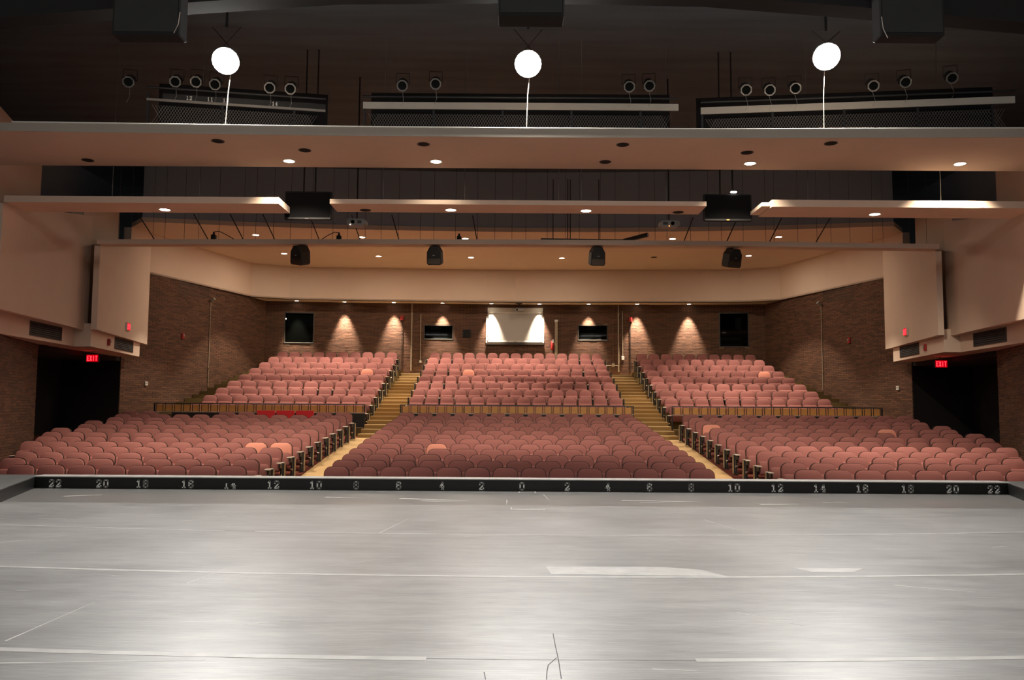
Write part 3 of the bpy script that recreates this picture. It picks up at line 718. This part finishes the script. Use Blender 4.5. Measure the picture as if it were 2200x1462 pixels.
# extinguisher and pale post beside the screen
x = 1.66; y = yb(x) - .09
g = thing('fire_extinguisher', 'red fire extinguisher with white tag on the brick right of the screen', 'extinguisher', (x, y, 3.72))
part('cylinder', MB().ring([(x,y,3.72),(x,y,3.76),(x,y,4.08),(x,y,4.13)], [.05,.065,.065,.035], 12), M_RED, g, True)
part('valve', MB().ring([(x,y,4.13),(x,y,4.19)], .022, 8), M_STEEL, g)
part('handle', MB().box(x-.015, x+.015, y-.09, y+.02, 4.19, 4.215), M_STEEL, g)
part('hose', MB().ring([(x-.02,y,4.17),(x-.085,y-.01,4.1),(x-.085,y-.01,3.9)], .011, 6), M_STEEL, g)
part('tag', MB().box(x-.01, x+.065, y-.075, y-.068, 4.03, 4.19), M_WHITE, g)
x = 1.84; y = yb(x) - .06
g = thing('wall_post', 'pale square cable post on the brick wall right of the screen', 'post', (x, y, 2.7))
part('shaft', MB().cbox(x-.065, x+.065, y-.06, y+.055, 2.7, 4.98, .01), M_ENDP, g)
part('cap', MB().cbox(x-.08, x+.08, y-.075, y+.055, 4.98, 5.08, .012), M_WHITE, g)
def conduit(x, za, zb, r, m, lab, elbow=None):
    y = yb(x) - .04
    g = thing('wall_conduit', lab, 'conduit', (x, y, za), 'wall conduits')
    part('pipe', MB().ring([(x,y,za),(x,y,zb)], r, 8), m, g)
    n = max(2, int((zb-za)/1.1))
    for k in range(n):
        z = lerp(za, zb, (k+.7)/n); part('coupling', MB().ring([(x,y,z-.025),(x,y,z+.025)], r*1.45, 8), m, g)
    return g
conduit(-4.64, 2.75, SOF, .032, M_PIPE, 'thick pale conduit left of the wide window, running floor to soffit')
g = conduit(-4.24, 3.2, 5.3, .022, M_PIPE, 'thinner pale conduit next to the thick one, left of the window')
part('outlet_box', MB().cbox(-4.29, -4.19, yb(-4.24)-.08, yb(-4.24), 3.1, 3.2, .01), M_WHITE, g)
conduit(4.62, 2.75, SOF, .032, M_PIPE, 'thick pale conduit right of the wide window, running floor to soffit')
conduit(4.38, 3.1, 5.35, .014, M_PIPED, 'thin brown conduit just left of the thick right conduit')
g = conduit(4.80, 3.4, 5.5, .02, M_PIPE, 'medium pale conduit just right of the thick right conduit')
part('outlet_box', MB().cbox(4.75, 4.87, yb(4.8)-.08, yb(4.8), 3.28, 3.45, .01), M_WHITE, g)
x = 3.9; y = yb(4.2) - .06
g = thing('wall_conduit', 'short horizontal pipe at the foot of the thin conduits by the right aisle', 'conduit', (4.2, y, 3.02), 'wall conduits')
part('pipe', MB().ring([(3.85,y,3.03),(4.6,y,3.03)], .02, 6), M_PIPE, g)
part('outlet_box', MB().cbox(4.32, 4.44, y-.04, y+.05, 2.98, 3.12, .01), M_PIPE, g)
for x, nm in ((-5.08, 'left'), (5.15, 'right')):
    y = yb(x) - .06
    g = thing('fire_alarm', 'red fire alarm strobe on a black conduit at the %s aisle' % nm, 'fire alarm', (x, y, 2.7), 'red fire alarm boxes')
    part('housing', MB().cbox(x-.07, x+.07, y-.09, y+.05, 5.0, 5.2, .012), M_RED, g)
    part('strobe_lens', MB().cbox(x-.04, x+.04, y-.115, y-.09, 5.08, 5.17, .008), M_RED, g)
    part('pipe', MB().ring([(x,y,2.7),(x,y,5.0)], .018, 6), M_PIPEK, g)

# ================================================================== HUNG EQUIPMENT
def monitor(x0, x1, z0, z1, y, lab, led):
    g = thing('hanging_monitor', lab, 'monitor', ((x0+x1)/2, y, z0), 'hanging monitors')
    part('casing', MB().cbox(x0, x1, y, y+.09, z0, z1, .02), M_BLACK, g)
    part('screen', MB().box(x0+.03, x1-.03, y-.004, y, z0+.06, z1-.03), M_TV, g)
    part('bottom_bezel', MB().cbox(x0+.02, x1-.02, y-.012, y, z0+.01, z0+.055, .004), M_STEEL, g)
    part('mount_bracket', MB().box((x0+x1)/2-.2, (x0+x1)/2+.2, y+.09, y+.14, z0+.15, z1-.1), M_STEEL, g)
    for x in (x0+.4, x1-.4): part('drop_pipe', MB().ring([(x,y+.12,z0+.2),(x,y+.12,9.3)], .018, 6), M_STEEL, g)
    if led: part('standby_light', MB().cbox((x0+x1)/2-.03, (x0+x1)/2+.03, y-.016, y-.012, z0+.022, z0+.038, .003), M_LED, g)
    else: part('logo_strip', MB().cbox((x0+x1)/2-.06, (x0+x1)/2+.02, y-.015, y-.012, z0+.02, z0+.034, .003), M_GREY, g)
    return g
monitor(-5.26, -4.2, 5.33, 5.98, 6.45, 'black flat monitor hanging in the left gap between ceiling panels', False)
g = monitor(4.12, 5.2, 5.36, 5.98, 6.45, 'black flat monitor with orange standby light hanging in the right gap', True)
part('top_lamp', MB().cbox(4.72, 4.86, 6.40, 6.46, 6.0, 6.035, .01), glow('small white lamp', (1, .93, .8), 5), g)
def projector(x, y, z, lab, led):
    g = thing('hanging_projector', lab, 'projector', (x, y, z+.09), 'hanging projectors')
    pl = [(-.23,-.02),(-.19,-.08),(.17,-.09),(.24,-.03),(.24,.05),(.17,.09),(-.17,.09),(-.23,.05)]
    part('body', MB().extrude([(x+a, z+b) for a, b in pl], Matrix.Identity(4), y, y+.32, .02), M_GREY, g, True)
    part('lens', MB().ring([(x-.07 if not led else x+.06,y-.03,z),(x-.07 if not led else x+.06,y+.02,z)], .045, 12), M_GLASS, g)
    part('vent', MB().box(x+.04 if not led else x-.17, x+.14 if not led else x-.05, y-.004, y+.01, z-.035, z+.04), M_FRAME, g)
    part('status_light', MB().cbox(x-.14 if not led else x-.03, x-.125 if not led else x-.01, y-.01, y, z-.075, z-.055, .003), M_LED if led else M_LENS, g)
    part('drop_pipe', MB().ring([(x,y+.16,z+.09),(x,y+.16,9.3)], .02, 6), M_STEEL, g)
projector(-3.95, 8.0, 5.63, 'grey projector hanging below the left end of the middle ceiling panel', False)
projector(3.66, 8.0, 5.645, 'grey projector with orange light hanging below the right end of the middle panel', True)

def loudspeaker(x, z, rot, lean, lab):
    y = 10.2
    g = thing('loudspeaker', lab, 'loudspeaker', (x, y, 5.49), 'black loudspeakers under the thin ceiling panel')
    M = Matrix.Translation((x, y, z)) @ Matrix.Rotation(rot*.9, 4, 'Z') @ Matrix.Rotation(lean, 4, 'Y') @ Matrix.Rotation(math.radians(14), 4, 'X')
    prof = [(-.10,.25),(.10,.25),(.185,.10),(.195,-.2),(.16,-.25),(-.16,-.25),(-.195,-.2),(-.185,.10)]
    part('cabinet', MB().extrude(prof, M, -.16, .2, .02), M_SPK, g)
    gp = [(-.09,.215),(.09,.215),(.16,.09),(.17,-.06),(-.17,-.06),(-.16,.09)]
    part('upper_grille', MB().extrude(gp, M, -.172, -.16, .006), M_BLACK, g)
    part('lower_grille', MB().extrude([(-.17,-.075),(.17,-.075),(.17,-.19),(.145,-.225),(-.145,-.225),(-.17,-.19)], M, -.172, -.16, .006), M_FRAME, g)
    part('badge', MB().box(-.03, .03, -.176, -.172, .0, .02, 0, M), M_GREY, g)
    part('yoke', MB().ring([(x,y+.05,z+.2),(x,y+.05,5.49)], .02, 6), M_STEEL, g)
for x, z, r, t, n in ((-5.85,5.20,-.45,.17,'far left'),(-2.23,5.22,-.1,.01,'left of centre'),(2.12,5.23,.12,-.01,'right of centre'),(5.75,5.20,.3,.03,'far right')):
    loudspeaker(x, z, r, t, 'black wedge loudspeaker under the thin ceiling panel, %s of the four' % n)
# mic boxes, cables, cable tray and braces on the thin panel
def ceil_y(x): return 10.15
for x, h, cx, n in ((-8.19,.14,.55,'left'),(-4.82,.2,-.5,'middle'),(-1.59,.2,0,'right')):
    g = thing('junction_box', 'small black junction box standing on the thin ceiling panel, %s of three' % n, 'junction box', (x, 10.25, 5.62), 'junction boxes on the thin panel')
    part('box', MB().cbox(x-.06, x+.06, 10.2, 10.32, 5.62, 5.75, .01), M_CABLE, g)
    part('neck', MB().ring([(x,10.26,5.75),(x,10.26,5.83)], [.035,.02], 8), M_CABLE, g)
    if cx: part('cable', MB().ring([(x,10.26,5.83),(x+cx*.25,10.27,5.85),(x+cx*.6,10.27,5.76),(x+cx,10.28,5.63)], .011, 6), M_CABLE, g)
g = thing('cable_tray', 'long dark angled cable tray resting on the thin ceiling panel', 'cable tray', (2.0, 10.4, 5.63))
part('channel', MB().prism([(.62,10.42),(2.85,10.5),(2.85,10.62),(.62,10.54)], 5.64, 5.75), M_FRAME, g)
part('angled_end', MB().prism([(2.85,10.5),(3.45,10.1),(3.5,10.2),(2.85,10.62)], [5.66,5.76,5.76,5.66], [5.76,5.86,5.86,5.76]), M_FRAME, g)
part('thin_channel', MB().box(-.5, .62, 10.42, 10.5, 5.63, 5.665), M_FRAME, g)
for x in (.95, 1.35, 1.42, 2.2): part('hanger', MB().ring([(x,10.5,5.7),(x,10.5,7.4)], .012, 5), M_CABLE, g)
bx = [-9.8,-8.35,-7.4,-6.55,-5.35,-4.25,-3.2,-1.1,4.45,5.6,6.75,8.0]
for i, x in enumerate(bx):
    g = thing('panel_brace', 'dark diagonal brace bar holding the thin ceiling panel, %s from the left' % ORD[i], 'brace', (x, 10.3, 5.62), 'diagonal braces of the thin panel')
    k = -.012*abs(x)/8 if False else 0
    part('bar', MB().ring([(x,10.35,5.6),(x - .09*(1 if x < 0 else -1),9.45,6.13)], .014, 5), M_CABLE, g)
    part('foot_plate', MB().box(x-.03, x+.03, 10.3, 10.4, 5.618, 5.63), M_CABLE, g)
hang = MB()
for i in range(46):
    x = lerp(-10.9, 10.9, i/45) + random.uniform(-.15, .15); hang.ring([(x,10.3,5.6),(x+random.uniform(-.02,.02),10.3,8.9)], .005, 4)
tag(put('hanger_wires', hang.mesh('hanger_wires', mat('dull hanger wire', (0.07, 0.065, 0.06), 0.6))), 'many thin wires holding up the thin ceiling panel', 'wires', kind='stuff')
for i, (x, y, zb) in enumerate(((-8.9,6.0,5.6),(-7.0,6.0,5.6),(-2.98,6.0,5.6),(-1.2,6.0,5.6),(.85,6.0,5.6),(1.35,6.0,5.6),(3.2,6.0,5.6),(6.3,6.0,5.6),(9.2,6.0,5.6))):
    g = thing('hanger_rod', 'thin steel rod hanging a ceiling panel, %s rod from the left' % ORD[i], 'hanger rod', (x, y, zb), 'hanger rods of the suspended panels')
    part('rod', MB().ring([(x,y,zb-.02),(x,y,9.3)], .008, 5), M_WIRE, g)
    part('nut', MB().ring([(x,y,zb),(x,y,zb+.02)], .018, 6), M_WIRE, g)

# ================================================================== LIGHTING CATWALK
segs = {'left': ((-7.4,4.15),(-4.0,4.75)), 'middle': ((-3.2,4.6),(3.2,4.6)), 'right': ((3.7,4.8),(9.7,4.05))}
for nm, (p, q) in segs.items():
    A = Vector((*p,0)); B = Vector((*q,0)); u = (B-A).normalized(); L = (B-A).length; n = Vector((u.y,-u.x,0))
    M = Matrix.Translation(A) @ Matrix(((u.x,-n.x,0),(u.y,-n.y,0),(0,0,1))).to_4x4()
    g = thing('lighting_catwalk', 'black lighting catwalk above the front beam, %s section' % nm, 'catwalk', (A.x, A.y, 6.4), 'lighting catwalk sections')
    part('deck', MB().box(0, L, .0, .9, 6.47, 6.53, 0, M), M_BLACK, g)
    for k in range(int(L/1.4)+1):
        xx = min(.03 + k*1.4, L-.03); part('post', MB().box(xx-.02, xx+.02, -.02, .02, 6.53, 7.35, 0, M), M_STEEL, g)
    part('lamp_pipe', MB().ring([tuple(M @ Vector((0,-.05,7.45))), tuple(M @ Vector((L,-.05,7.45)))], .024, 8), M_STEEL, g)
    if nm == 'left':
        part('rail', MB().box(0, L, -.03, -.0, 7.19, 7.235, 0, M), M_GREY, g)
        for t, xx in (('12',.8),('11',1.2),('13',1.5),('14',2.45)):
            part('painted_number', text_mb(t, .045, .085, .013, .018, M @ Matrix.Translation((xx,-.031,7.245))), M_NUM, g)
        part('number_board', MB().box(.3, L, -.028, -.004, 7.235, 7.35, 0, M), M_BLACK, g)
    else:
        part('face_board', MB().box(.0, L, -.03, -.0, 7.21, 7.35, 0, M), M_BOARD, g)
    me = MB(); k = 0; xx = .1
    while xx < L - .35:
        for (a, b) in ((xx, xx+.22), (xx+.22, xx)):
            P = [Vector((a,.02,6.75)), Vector((b,.02,7.12))]
            me.ring([tuple(M @ P[0]), tuple(M @ P[1])], .0035, 3, cap=False)
        xx += .055
    part('wire_mesh', me, M_GREY, g, kind='stuff')
    part('back_panel', MB().box(0, L, .92, .96, 6.53, 7.9, 0, M), M_VOID, g)

def ellipsoidal(x, y, z, lab, aim=(0,-3.2,-6.0), rim=M_WIRE):
    g = thing('stage_spotlight', lab, 'spotlight', (x, y, z), 'stage spotlights on the catwalk')
    d = Vector((-x*.25, -6.5, -3.6)).normalized(); Q = d.to_track_quat('-Z', 'Y').to_matrix().to_4x4(); M = Matrix.Translation((x, y, z)) @ Q
    T = lambda zs: [tuple(M @ Vector((0,0,k))) for k in zs]
    part('barrel', MB().ring(T((.45,.3,.12,0)), [.06,.11,.085,.085], 8), M_BLACK, g, True)
    lr = MB(); n = 8; P = []
    for r, zz in ((.085,.0),(.115,.0),(.115,-.05),(.092,-.05)): P += [tuple(M @ Vector((r*math.cos(2*PI*k/n+.39), r*math.sin(2*PI*k/n+.39), zz))) for k in range(n)]
    lr.add(P, [(j*n+k, j*n+(k+1)%n, ((j+1)%4)*n+(k+1)%n, ((j+1)%4)*n+k) for j in range(4) for k in range(n)])
    part('color_frame', lr, rim, g)
    part('lens', MB().ring(T((-.005,-.02)), .083, 12), M_GLASS, g)
    part('yoke', MB().ring([tuple(M @ Vector((-.13,0,.2))), tuple(M @ Vector((-.13,.0,.2)) + Vector((0,0,.22))), tuple(M @ Vector((.13,0,.2)) + Vector((0,0,.22))), tuple(M @ Vector((.13,0,.2)))], .01, 5), M_STEEL, g)
    part('safety_cable', MB().ring([(x,y+.05,z-.1),(x+.03,y,z-.3),(x-.02,y,z-.42)], .005, 4), M_GREY, g)
EL = [(-7.80,7.59),(-6.87,7.60),(-6.46,7.60),(-6.08,7.55),(-4.99,7.49),(-4.58,7.47),(-2.36,7.55),(-1.70,7.59),(2.15,7.56),(2.55,7.58),(4.47,7.51),(4.94,7.51),(5.45,7.55),(7.00,7.61),(7.64,7.69),(8.57,7.78)]
for i, (x, z) in enumerate(EL):
    ellipsoidal(x, 4.2, z, 'black stage spotlight on the dark catwalk, %s from the left' % ORD[i], rim=M_GREY if i in (1,2,4,5,10,11,12,13) else M_WIRE)
# three lit scoops
for x, y, z, n in ((-5.56,3.28,7.64,'left'),(.12,3.28,7.62,'middle'),(5.73,3.28,7.80,'right')):
    g = thing('scoop_floodlight', 'glaring lit scoop floodlight above the front beam, %s of three' % n, 'floodlight', (x, y, 8.4), 'lit scoop floodlights')
    d = Vector((-x*.2, -8.0, -5.4)).normalized(); M = Matrix.Translation((x, y, z)) @ d.to_track_quat('-Z', 'Y').to_matrix().to_4x4()
    dome = MB(); nn = 20; P = []
    prof = [(.25,0),(.245,.1),(.21,.2),(.14,.28),(.05,.32)]
    for r, zz in prof: P += [tuple(M @ Vector((r*math.cos(2*PI*k/nn), r*math.sin(2*PI*k/nn), zz))) for k in range(nn)]
    dome.add(P, [(j*nn+k, j*nn+(k+1)%nn, j*nn+nn+(k+1)%nn, j*nn+nn+k) for j in range(4) for k in range(nn)] + [tuple(range(4*nn, 5*nn))])
    part('reflector_dome', dome, M_ALU, g, True)
    part('lamp_face', MB().add([tuple(M @ Vector((.235*math.cos(2*PI*k/nn), .235*math.sin(2*PI*k/nn), zz))) for zz in (.004,.012) for k in range(nn)], [tuple(range(nn)), tuple(range(2*nn-1,nn-1,-1))] + [(k,nn+k,nn+(k+1)%nn,(k+1)%nn) for k in range(nn)]), M_SCOOPG, g)
    part('yoke', MB().ring([tuple(M @ Vector((-.27,0,.1))), (x-.27,y,8.3), (x+.27,y,8.3), tuple(M @ Vector((.27,0,.1)))], .012, 5), M_STEEL, g)
    part('hanging_pipe', MB().ring([(x,y,8.3),(x,y,9.3)], .024, 8), M_STEEL, g)
    part('power_cable', MB().ring([(x+.03,y+.2,z-.2),(x+.0,y+.2,7.1),(x-.02,y+.16,6.45)], .009, 5), M_ARM, g)
    lamp('scoop_lamp', 'SPOT', tuple(M @ Vector((0,0,-.05))), P_SCOOP, (1.0, .98, .945), tuple(M @ Vector((0,0,-5))), .22, 105, 1.0, parent=g)
# hanging black masking boxes at the top of the view
def hung_box(name, cat, lab, x0, x1, y0, y1, z0, z1):
    g = thing(name, lab, cat, ((x0+x1)/2, (y0+y1)/2, z0))
    part('cabinet', MB().cbox(x0, x1, y0, y1, z0, z1, .02), M_VOID, g)
    part('front_grille', MB().box(x0+.04, x1-.04, y0-.012, y0, z0+.05, z1-.05), M_BLACK, g)
    for x in (x0+.12, x1-.12): part('hanging_chain', MB().ring([(x,(y0+y1)/2,z1),(x,(y0+y1)/2,9.3)], .012, 5), M_STEEL, g)
hung_box('loudspeaker_cabinet', 'loudspeaker', 'black box loudspeaker hanging above the middle floodlight', -.4, .63, .45, .85, 7.2, 8.4)
hung_box('masking_box', 'masking box', 'flat black box hanging high on the left above the catwalk', -6.35, -5.3, .5, .8, 6.88, 8.2)
hung_box('masking_box', 'masking box', 'flat black box hanging high on the right above the catwalk', 5.5, 6.5, .5, .8, 6.95, 8.2)
for x, n in ((-5.3,'left'),(5.52,'right')):
    g = thing('loose_cable', 'thin loose cable dangling from the %s hanging black box' % n, 'cable', (x, .62, 7.2), 'dangling cables')
    part('strand', MB().ring([(x,.49,7.24),(x+(.02 if x > 0 else -.02),.49,7.05),(x+.08*(1 if x > 0 else -1),.48,6.9)], .006, 5), M_ARM, g)

# ================================================================== RAILINGS IN FRONT OF THE REAR BLOCKS
RY = 15.98
for nm, x0, x1 in (('left',-12.05,-5.02),('centre',-3.86,3.92),('right',5.18,12.2)):
    g = thing('front_railing', 'low railing of paired black balusters with oak panels before the %s rear block' % nm, 'railing', ((x0+x1)/2, RY, PJ(0)), 'railings before the rear seating')
    part('top_rail', MB().cbox(x0, x1, RY-.015, RY+.015, 1.205, 1.235, .005), M_STEEL, g)
    part('modesty_panel', MB().box(x0+.6 if nm != 'centre' else x0, x1-(.6 if nm == 'right' else 0), RY+.0, RY+.03, .46, .93), M_BLACK, g)
    part('foot_rail', MB().box(x0, x1, RY-.03, RY+.06, .93, .95), M_ARM, g)
    n = round((x1-x0)/.303)
    for k in range(n+1):
        xc = x0 + .04 + (x1-x0-.08)*k/n
        for d in (-.038, .038):
            part('baluster', MB().box(max(x0,xc+d-.008), min(x1,xc+d+.008), RY-.012, RY+.004, .95, 1.21), M_STEEL, g)
        if k < n:
            xa = xc + .01; xb = xc + (x1-x0-.08)/n - .01
            part('oak_panel', MB().box(xa, xb, RY+.035, RY+.05, .96, 1.175), M_WOOD, g)
    ne = 0
    for xe in (x0+.02, x1-.02): part('end_post', MB().box(xe-.02, xe+.02, RY-.02, RY+.02, PJ(0), 1.2), M_STEEL, g)

# ================================================================== SEATS
def rr(w0, w1, z0, z1, r_top, r_bot, n=5):
    """rounded outline: bottom half width w0, top half width w1"""
    p = []
    for cx, cz, r, a0 in ((w0-r_bot, z0+r_bot, r_bot, -90), (w1-r_top, z1-r_top, r_top, 0), (-(w1-r_top), z1-r_top, r_top, 90), (-(w0-r_bot), z0+r_bot, r_bot, 180)):
        for k in range(n+1):
            a = math.radians(a0 + 90*k/n); p.append((cx + r*math.cos(a), cz + r*math.sin(a)))
    return p
TILT = Matrix.Translation((0,.02,.36)) @ Matrix.Rotation(math.radians(-13), 4, 'X') @ Matrix.Translation((0,0,-.36))
def seat_parts(width):
    h = width/2 - .027
    back = MB().extrude(rr(h-.005, h-.012, .37, .80, .135, .05), TILT, -.055, .0, .022)
    shell = MB().extrude(rr(h+.006, h+.002, .33, .815, .14, .05), TILT, .002, .024, .0)
    PM = Matrix.Translation((0,-.085,.36)) @ Matrix.Rotation(math.radians(-16), 4, 'X') @ Matrix.Translation((0,0,-.36))
    pan = MB().extrude(rr(h-.008, h-.012, .27, .575, .05, .03), PM, -.07, .03, .025)
    arm = MB().cbox(-.030, .030, -.27, .03, .455, .48, .008).xform(Matrix.Identity(4))
    std = MB(); std.box(-.018, .018, -.1, .04, 0, .455); std.box(-.03, .03, -.2, .1, 0, .02); std.box(-.016, .016, -.25, -.1, .36, .456)
    endp = MB().cbox(-.02, .02, -.30, -.17, .0, .485, .008); endf = MB().box(.0, .008, -.29, -.18, .03, .475); arm2 = MB().cbox(-.07, .05, -.27, .02, .455, .485, .008)
    cap = MB().ring([(-.022,0,0),(.022,0,0)], .028, 8)
    return back, shell, pan, arm, std, endp, endf, cap, arm2
PROTO = {}
def proto(width):
    k = round(width*200)
    if k not in PROTO:
        b, sh, pn, ar, sd, ep, ef, cp, a2 = seat_parts(k/200)
        PROTO[k] = dict(w=k/200, raw=(b, sh, pn, ar, sd, ep, ef, cp, a2),
            back=b.mesh('backrest', M_FABRIC, True), sback=b.mesh('backrest', M_SALMON, True), shell=sh.mesh('back_shell', M_SHELL), pan=pn.mesh('seat_pan', M_FABRIC, True),
            arm=ar.mesh('armrest', M_ARM), arm2=a2.mesh('armrest', M_ARM), std=sd.mesh('standard', M_STEEL), endp=ep.mesh('end_panel', M_STEEL), endf=ef.mesh('aisle_facing', M_ENDP), cap=cp.mesh('pivot_cap', M_CHROME))
    return PROTO[k]
REST = MB(); REST_MATS = [M_FABRIC, M_SHELL, M_ARM, M_STEEL, M_ENDP, M_CHROME, M_SALMON]
def place(mb, x, y, z, mi, sx=1):
    if sx == 1: REST.add([(a+x, b+y, c+z) for a, b, c in mb.v], mb.f, mi)
    else: REST.add([(-a+x, b+y, c+z) for a, b, c in mb.v], [f[::-1] for f in mb.f], mi)
n_single = 0
def seat(x, y, z, width, lab, group, single, salmon=False, lend=0, rend=0):
    """lend/rend: 0 inner, 1 row end on an aisle (panel), 2 row end at a wall"""
    global n_single
    P = proto(width); h = width/2
    if single:
        n_single += 1
        g = thing('auditorium_seat', lab, 'seat', (x, y, z), group)
        put('backrest', P['sback'] if salmon else P['back'], g); put('back_shell', P['shell'], g); put('seat_pan', P['pan'], g)
        put('armrest', P['arm2'] if lend == 1 else P['arm'], g, (-h,0,0)); put('standard', P['std'], g, (-h,0,0))
        if rend: put('armrest', P['arm2'] if rend == 1 else P['arm'], g, (h,0,0)); put('standard', P['std'], g, (h,0,0))
        for e, s in ((lend,-1),(rend,1)):
            if e == 1:
                ep = put('end_panel', P['endp'], g, (s*(h+.10),0,0))
                ef = put('aisle_facing', P['endf'], ep, (s*.02 - (.008 if s < 0 else 0),0,0))
                put('pivot_cap', P['cap'], g, (s*(h+.03),-.2,.2))
        return g
    b, sh, pn, ar, sd, ep, ef, cp, a2 = P['raw']
    place(b, x, y, z, 6 if salmon else 0); place(sh, x, y, z, 1); place(pn, x, y, z, 0); place(a2 if lend == 1 else ar, x-h, y, z, 2); place(sd, x-h, y, z, 3)
    if rend: place(a2 if rend == 1 else ar, x+h, y, z, 2); place(sd, x+h, y, z, 3)
    for e, s in ((lend,-1),(rend,1)):
        if e == 1: place(ep, x+s*(h+.10), y, z, 3); place(ef, x+s*(h+.10)+s*.02-(.008 if s < 0 else 0), y, z, 4); place(cp, x+s*(h+.03), y-.2, z+.2, 5)

def near_wall(y): return 10.3 + (y-2.2)*2.35/7.85
BN = {'L': 'left front block', 'C': 'centre front block', 'R': 'right front block'}
covers = []
SIDEP = (.605, .61, .567, .58, .59, .60, .575, .593, .57, .59, .57, .585, .60)
for i in range(13):
    y = 4.85 + .75*i; z = fz(y); t = i/12
    rowname = 'row nearest the stage' if i == 0 else '%s row from the stage' % ORD[i]
    # centre block
    n = 14 if (i % 2 == 0 and i < 12) or i == 11 else 13
    x0 = lerp(-3.64, -3.37, t); x1 = lerp(3.68, 3.38, t); pw = (x1-x0)/(n-1)
    for k in range(n):
        seat(x0 + pw*k, y, z, pw, 'maroon tip-up seat, %s from the left, %s, centre front block' % (ORD[k], rowname), 'front block seats', i < 7,
             (i, k) == (4, 3), 1 if k == 0 else 0, 1 if k == n-1 else 0)
    # left block: from the aisle outwards
    xe = lerp(-5.42, -5.02, t); lim = -(min(near_wall(y), 12.7) - .15) if y < 10 else lerp(-12.35, -12.5, (y-10)/4)
    fx = (-1100/1800)*(y + 12) - .45                         # nothing beyond the edge of the view
    k = 0; pw = SIDEP[i]
    while True:
        x = xe - pw*(k+.5)
        if x - pw/2 < max(lim, fx): break
        if not (i == 12 and 7 <= k <= 9):
            red = i == 12 and 2 <= k <= 4
            single = i < 7 or red
            seat(x, y, z, pw, 'maroon tip-up seat, %s from the aisle, %s, left front block' % (ORD[k], rowname), 'front block seats', single, (i, k) in ((4, 0), (4, 1)), 2, 1 if k == 0 else 0)
            if red: covers.append((x, y, z, k))
        k += 1
    # right block
    xe = lerp(5.5, 5.08, t); lim = (min(near_wall(y), 12.7) - .1) if y < 10 else lerp(12.4, 12.6, (y-10)/4); fx = (1100/1800)*(y+12) + .15
    k = 0; pw = SIDEP[i]
    while True:
        x = xe + pw*(k+.5)
        if x + pw/2 > min(lim, fx): break
        sal = (i, k) in ((9, 0), (8, 8))
        seat(x, y, z, pw, 'maroon tip-up seat, %s from the aisle, %s, right front block' % (ORD[k], rowname), 'front block seats', i < 7 or sal, sal, 1 if k == 0 else 0, 2)
        k += 1
for x, y, z, k in covers:
    nm = {2: 'nearest the aisle', 3: 'middle one of three', 4: 'farthest from the aisle'}[k]
    o = tag(put('seat_cover', MB().extrude(rr(.235, .275, .56, .845, .03, .02), TILT, -.075, .045, .012).mesh('seat_cover', M_REDCLOTH, True), None, (x, y, z)),
            'bright red cloth seat cover in the last left front row, %s' % nm, 'seat cover', 'bright red seat covers')

BR = ('left rear block', 'centre rear block', 'right rear block')
for j in range(9):
    y = YJ(j); z = PJ(j); t = j/8; pw0 = lerp(.562, .541, t)
    rowname = 'first row behind the railing' if j == 0 else '%s row behind the railing' % ORD[j]
    single = j == 1
    # left: from the aisle end at x=-5.0 to the outer end
    xa, xo = -5.06, row_left(j); n = round((xa-xo)/pw0); pw = (xa-xo)/n
    for k in range(n):
        seat(xa - pw*(k+.5), y, z, pw, 'maroon tip-up seat, %s from the aisle, %s, left rear block' % (ORD[k], rowname), 'rear block seats', single, (j, k) == (5, 1), 2, 1 if k == 0 else 0)
    xa, xb = lerp(-3.78, -3.72, t), lerp(3.80, 3.76, t); n = 14 if j % 2 else 15; pw = (xb-xa)/n
    for k in range(n):
        seat(xa + pw*(k+.5), y, z, pw, 'maroon tip-up seat, %s from the left, %s, centre rear block' % (ORD[k], rowname), 'rear block seats', single, (j, k) == (5, 3), 1 if k == 0 else 0, 1 if k == n-1 else 0)
    xa, xo = 5.2, -row_left(j)+.1; n = round((xo-xa)/pw0); pw = (xo-xa)/n
    for k in range(n):
        seat(xa + pw*(k+.5), y, z, pw, 'maroon tip-up seat, %s from the aisle, %s, right rear block' % (ORD[k], rowname), 'rear block seats', single, (j, k) == (5, 8), 1 if k == 0 else 0, 2)
tag(put('distant_seats', REST.mesh('distant_seats', REST_MATS, True)), 'the remaining maroon tip-up seats in the rows farther from the stage', 'seats', kind='stuff')
print('single seats', n_single, 'rest verts', len(REST.v), 'objects', len(bpy.data.objects))
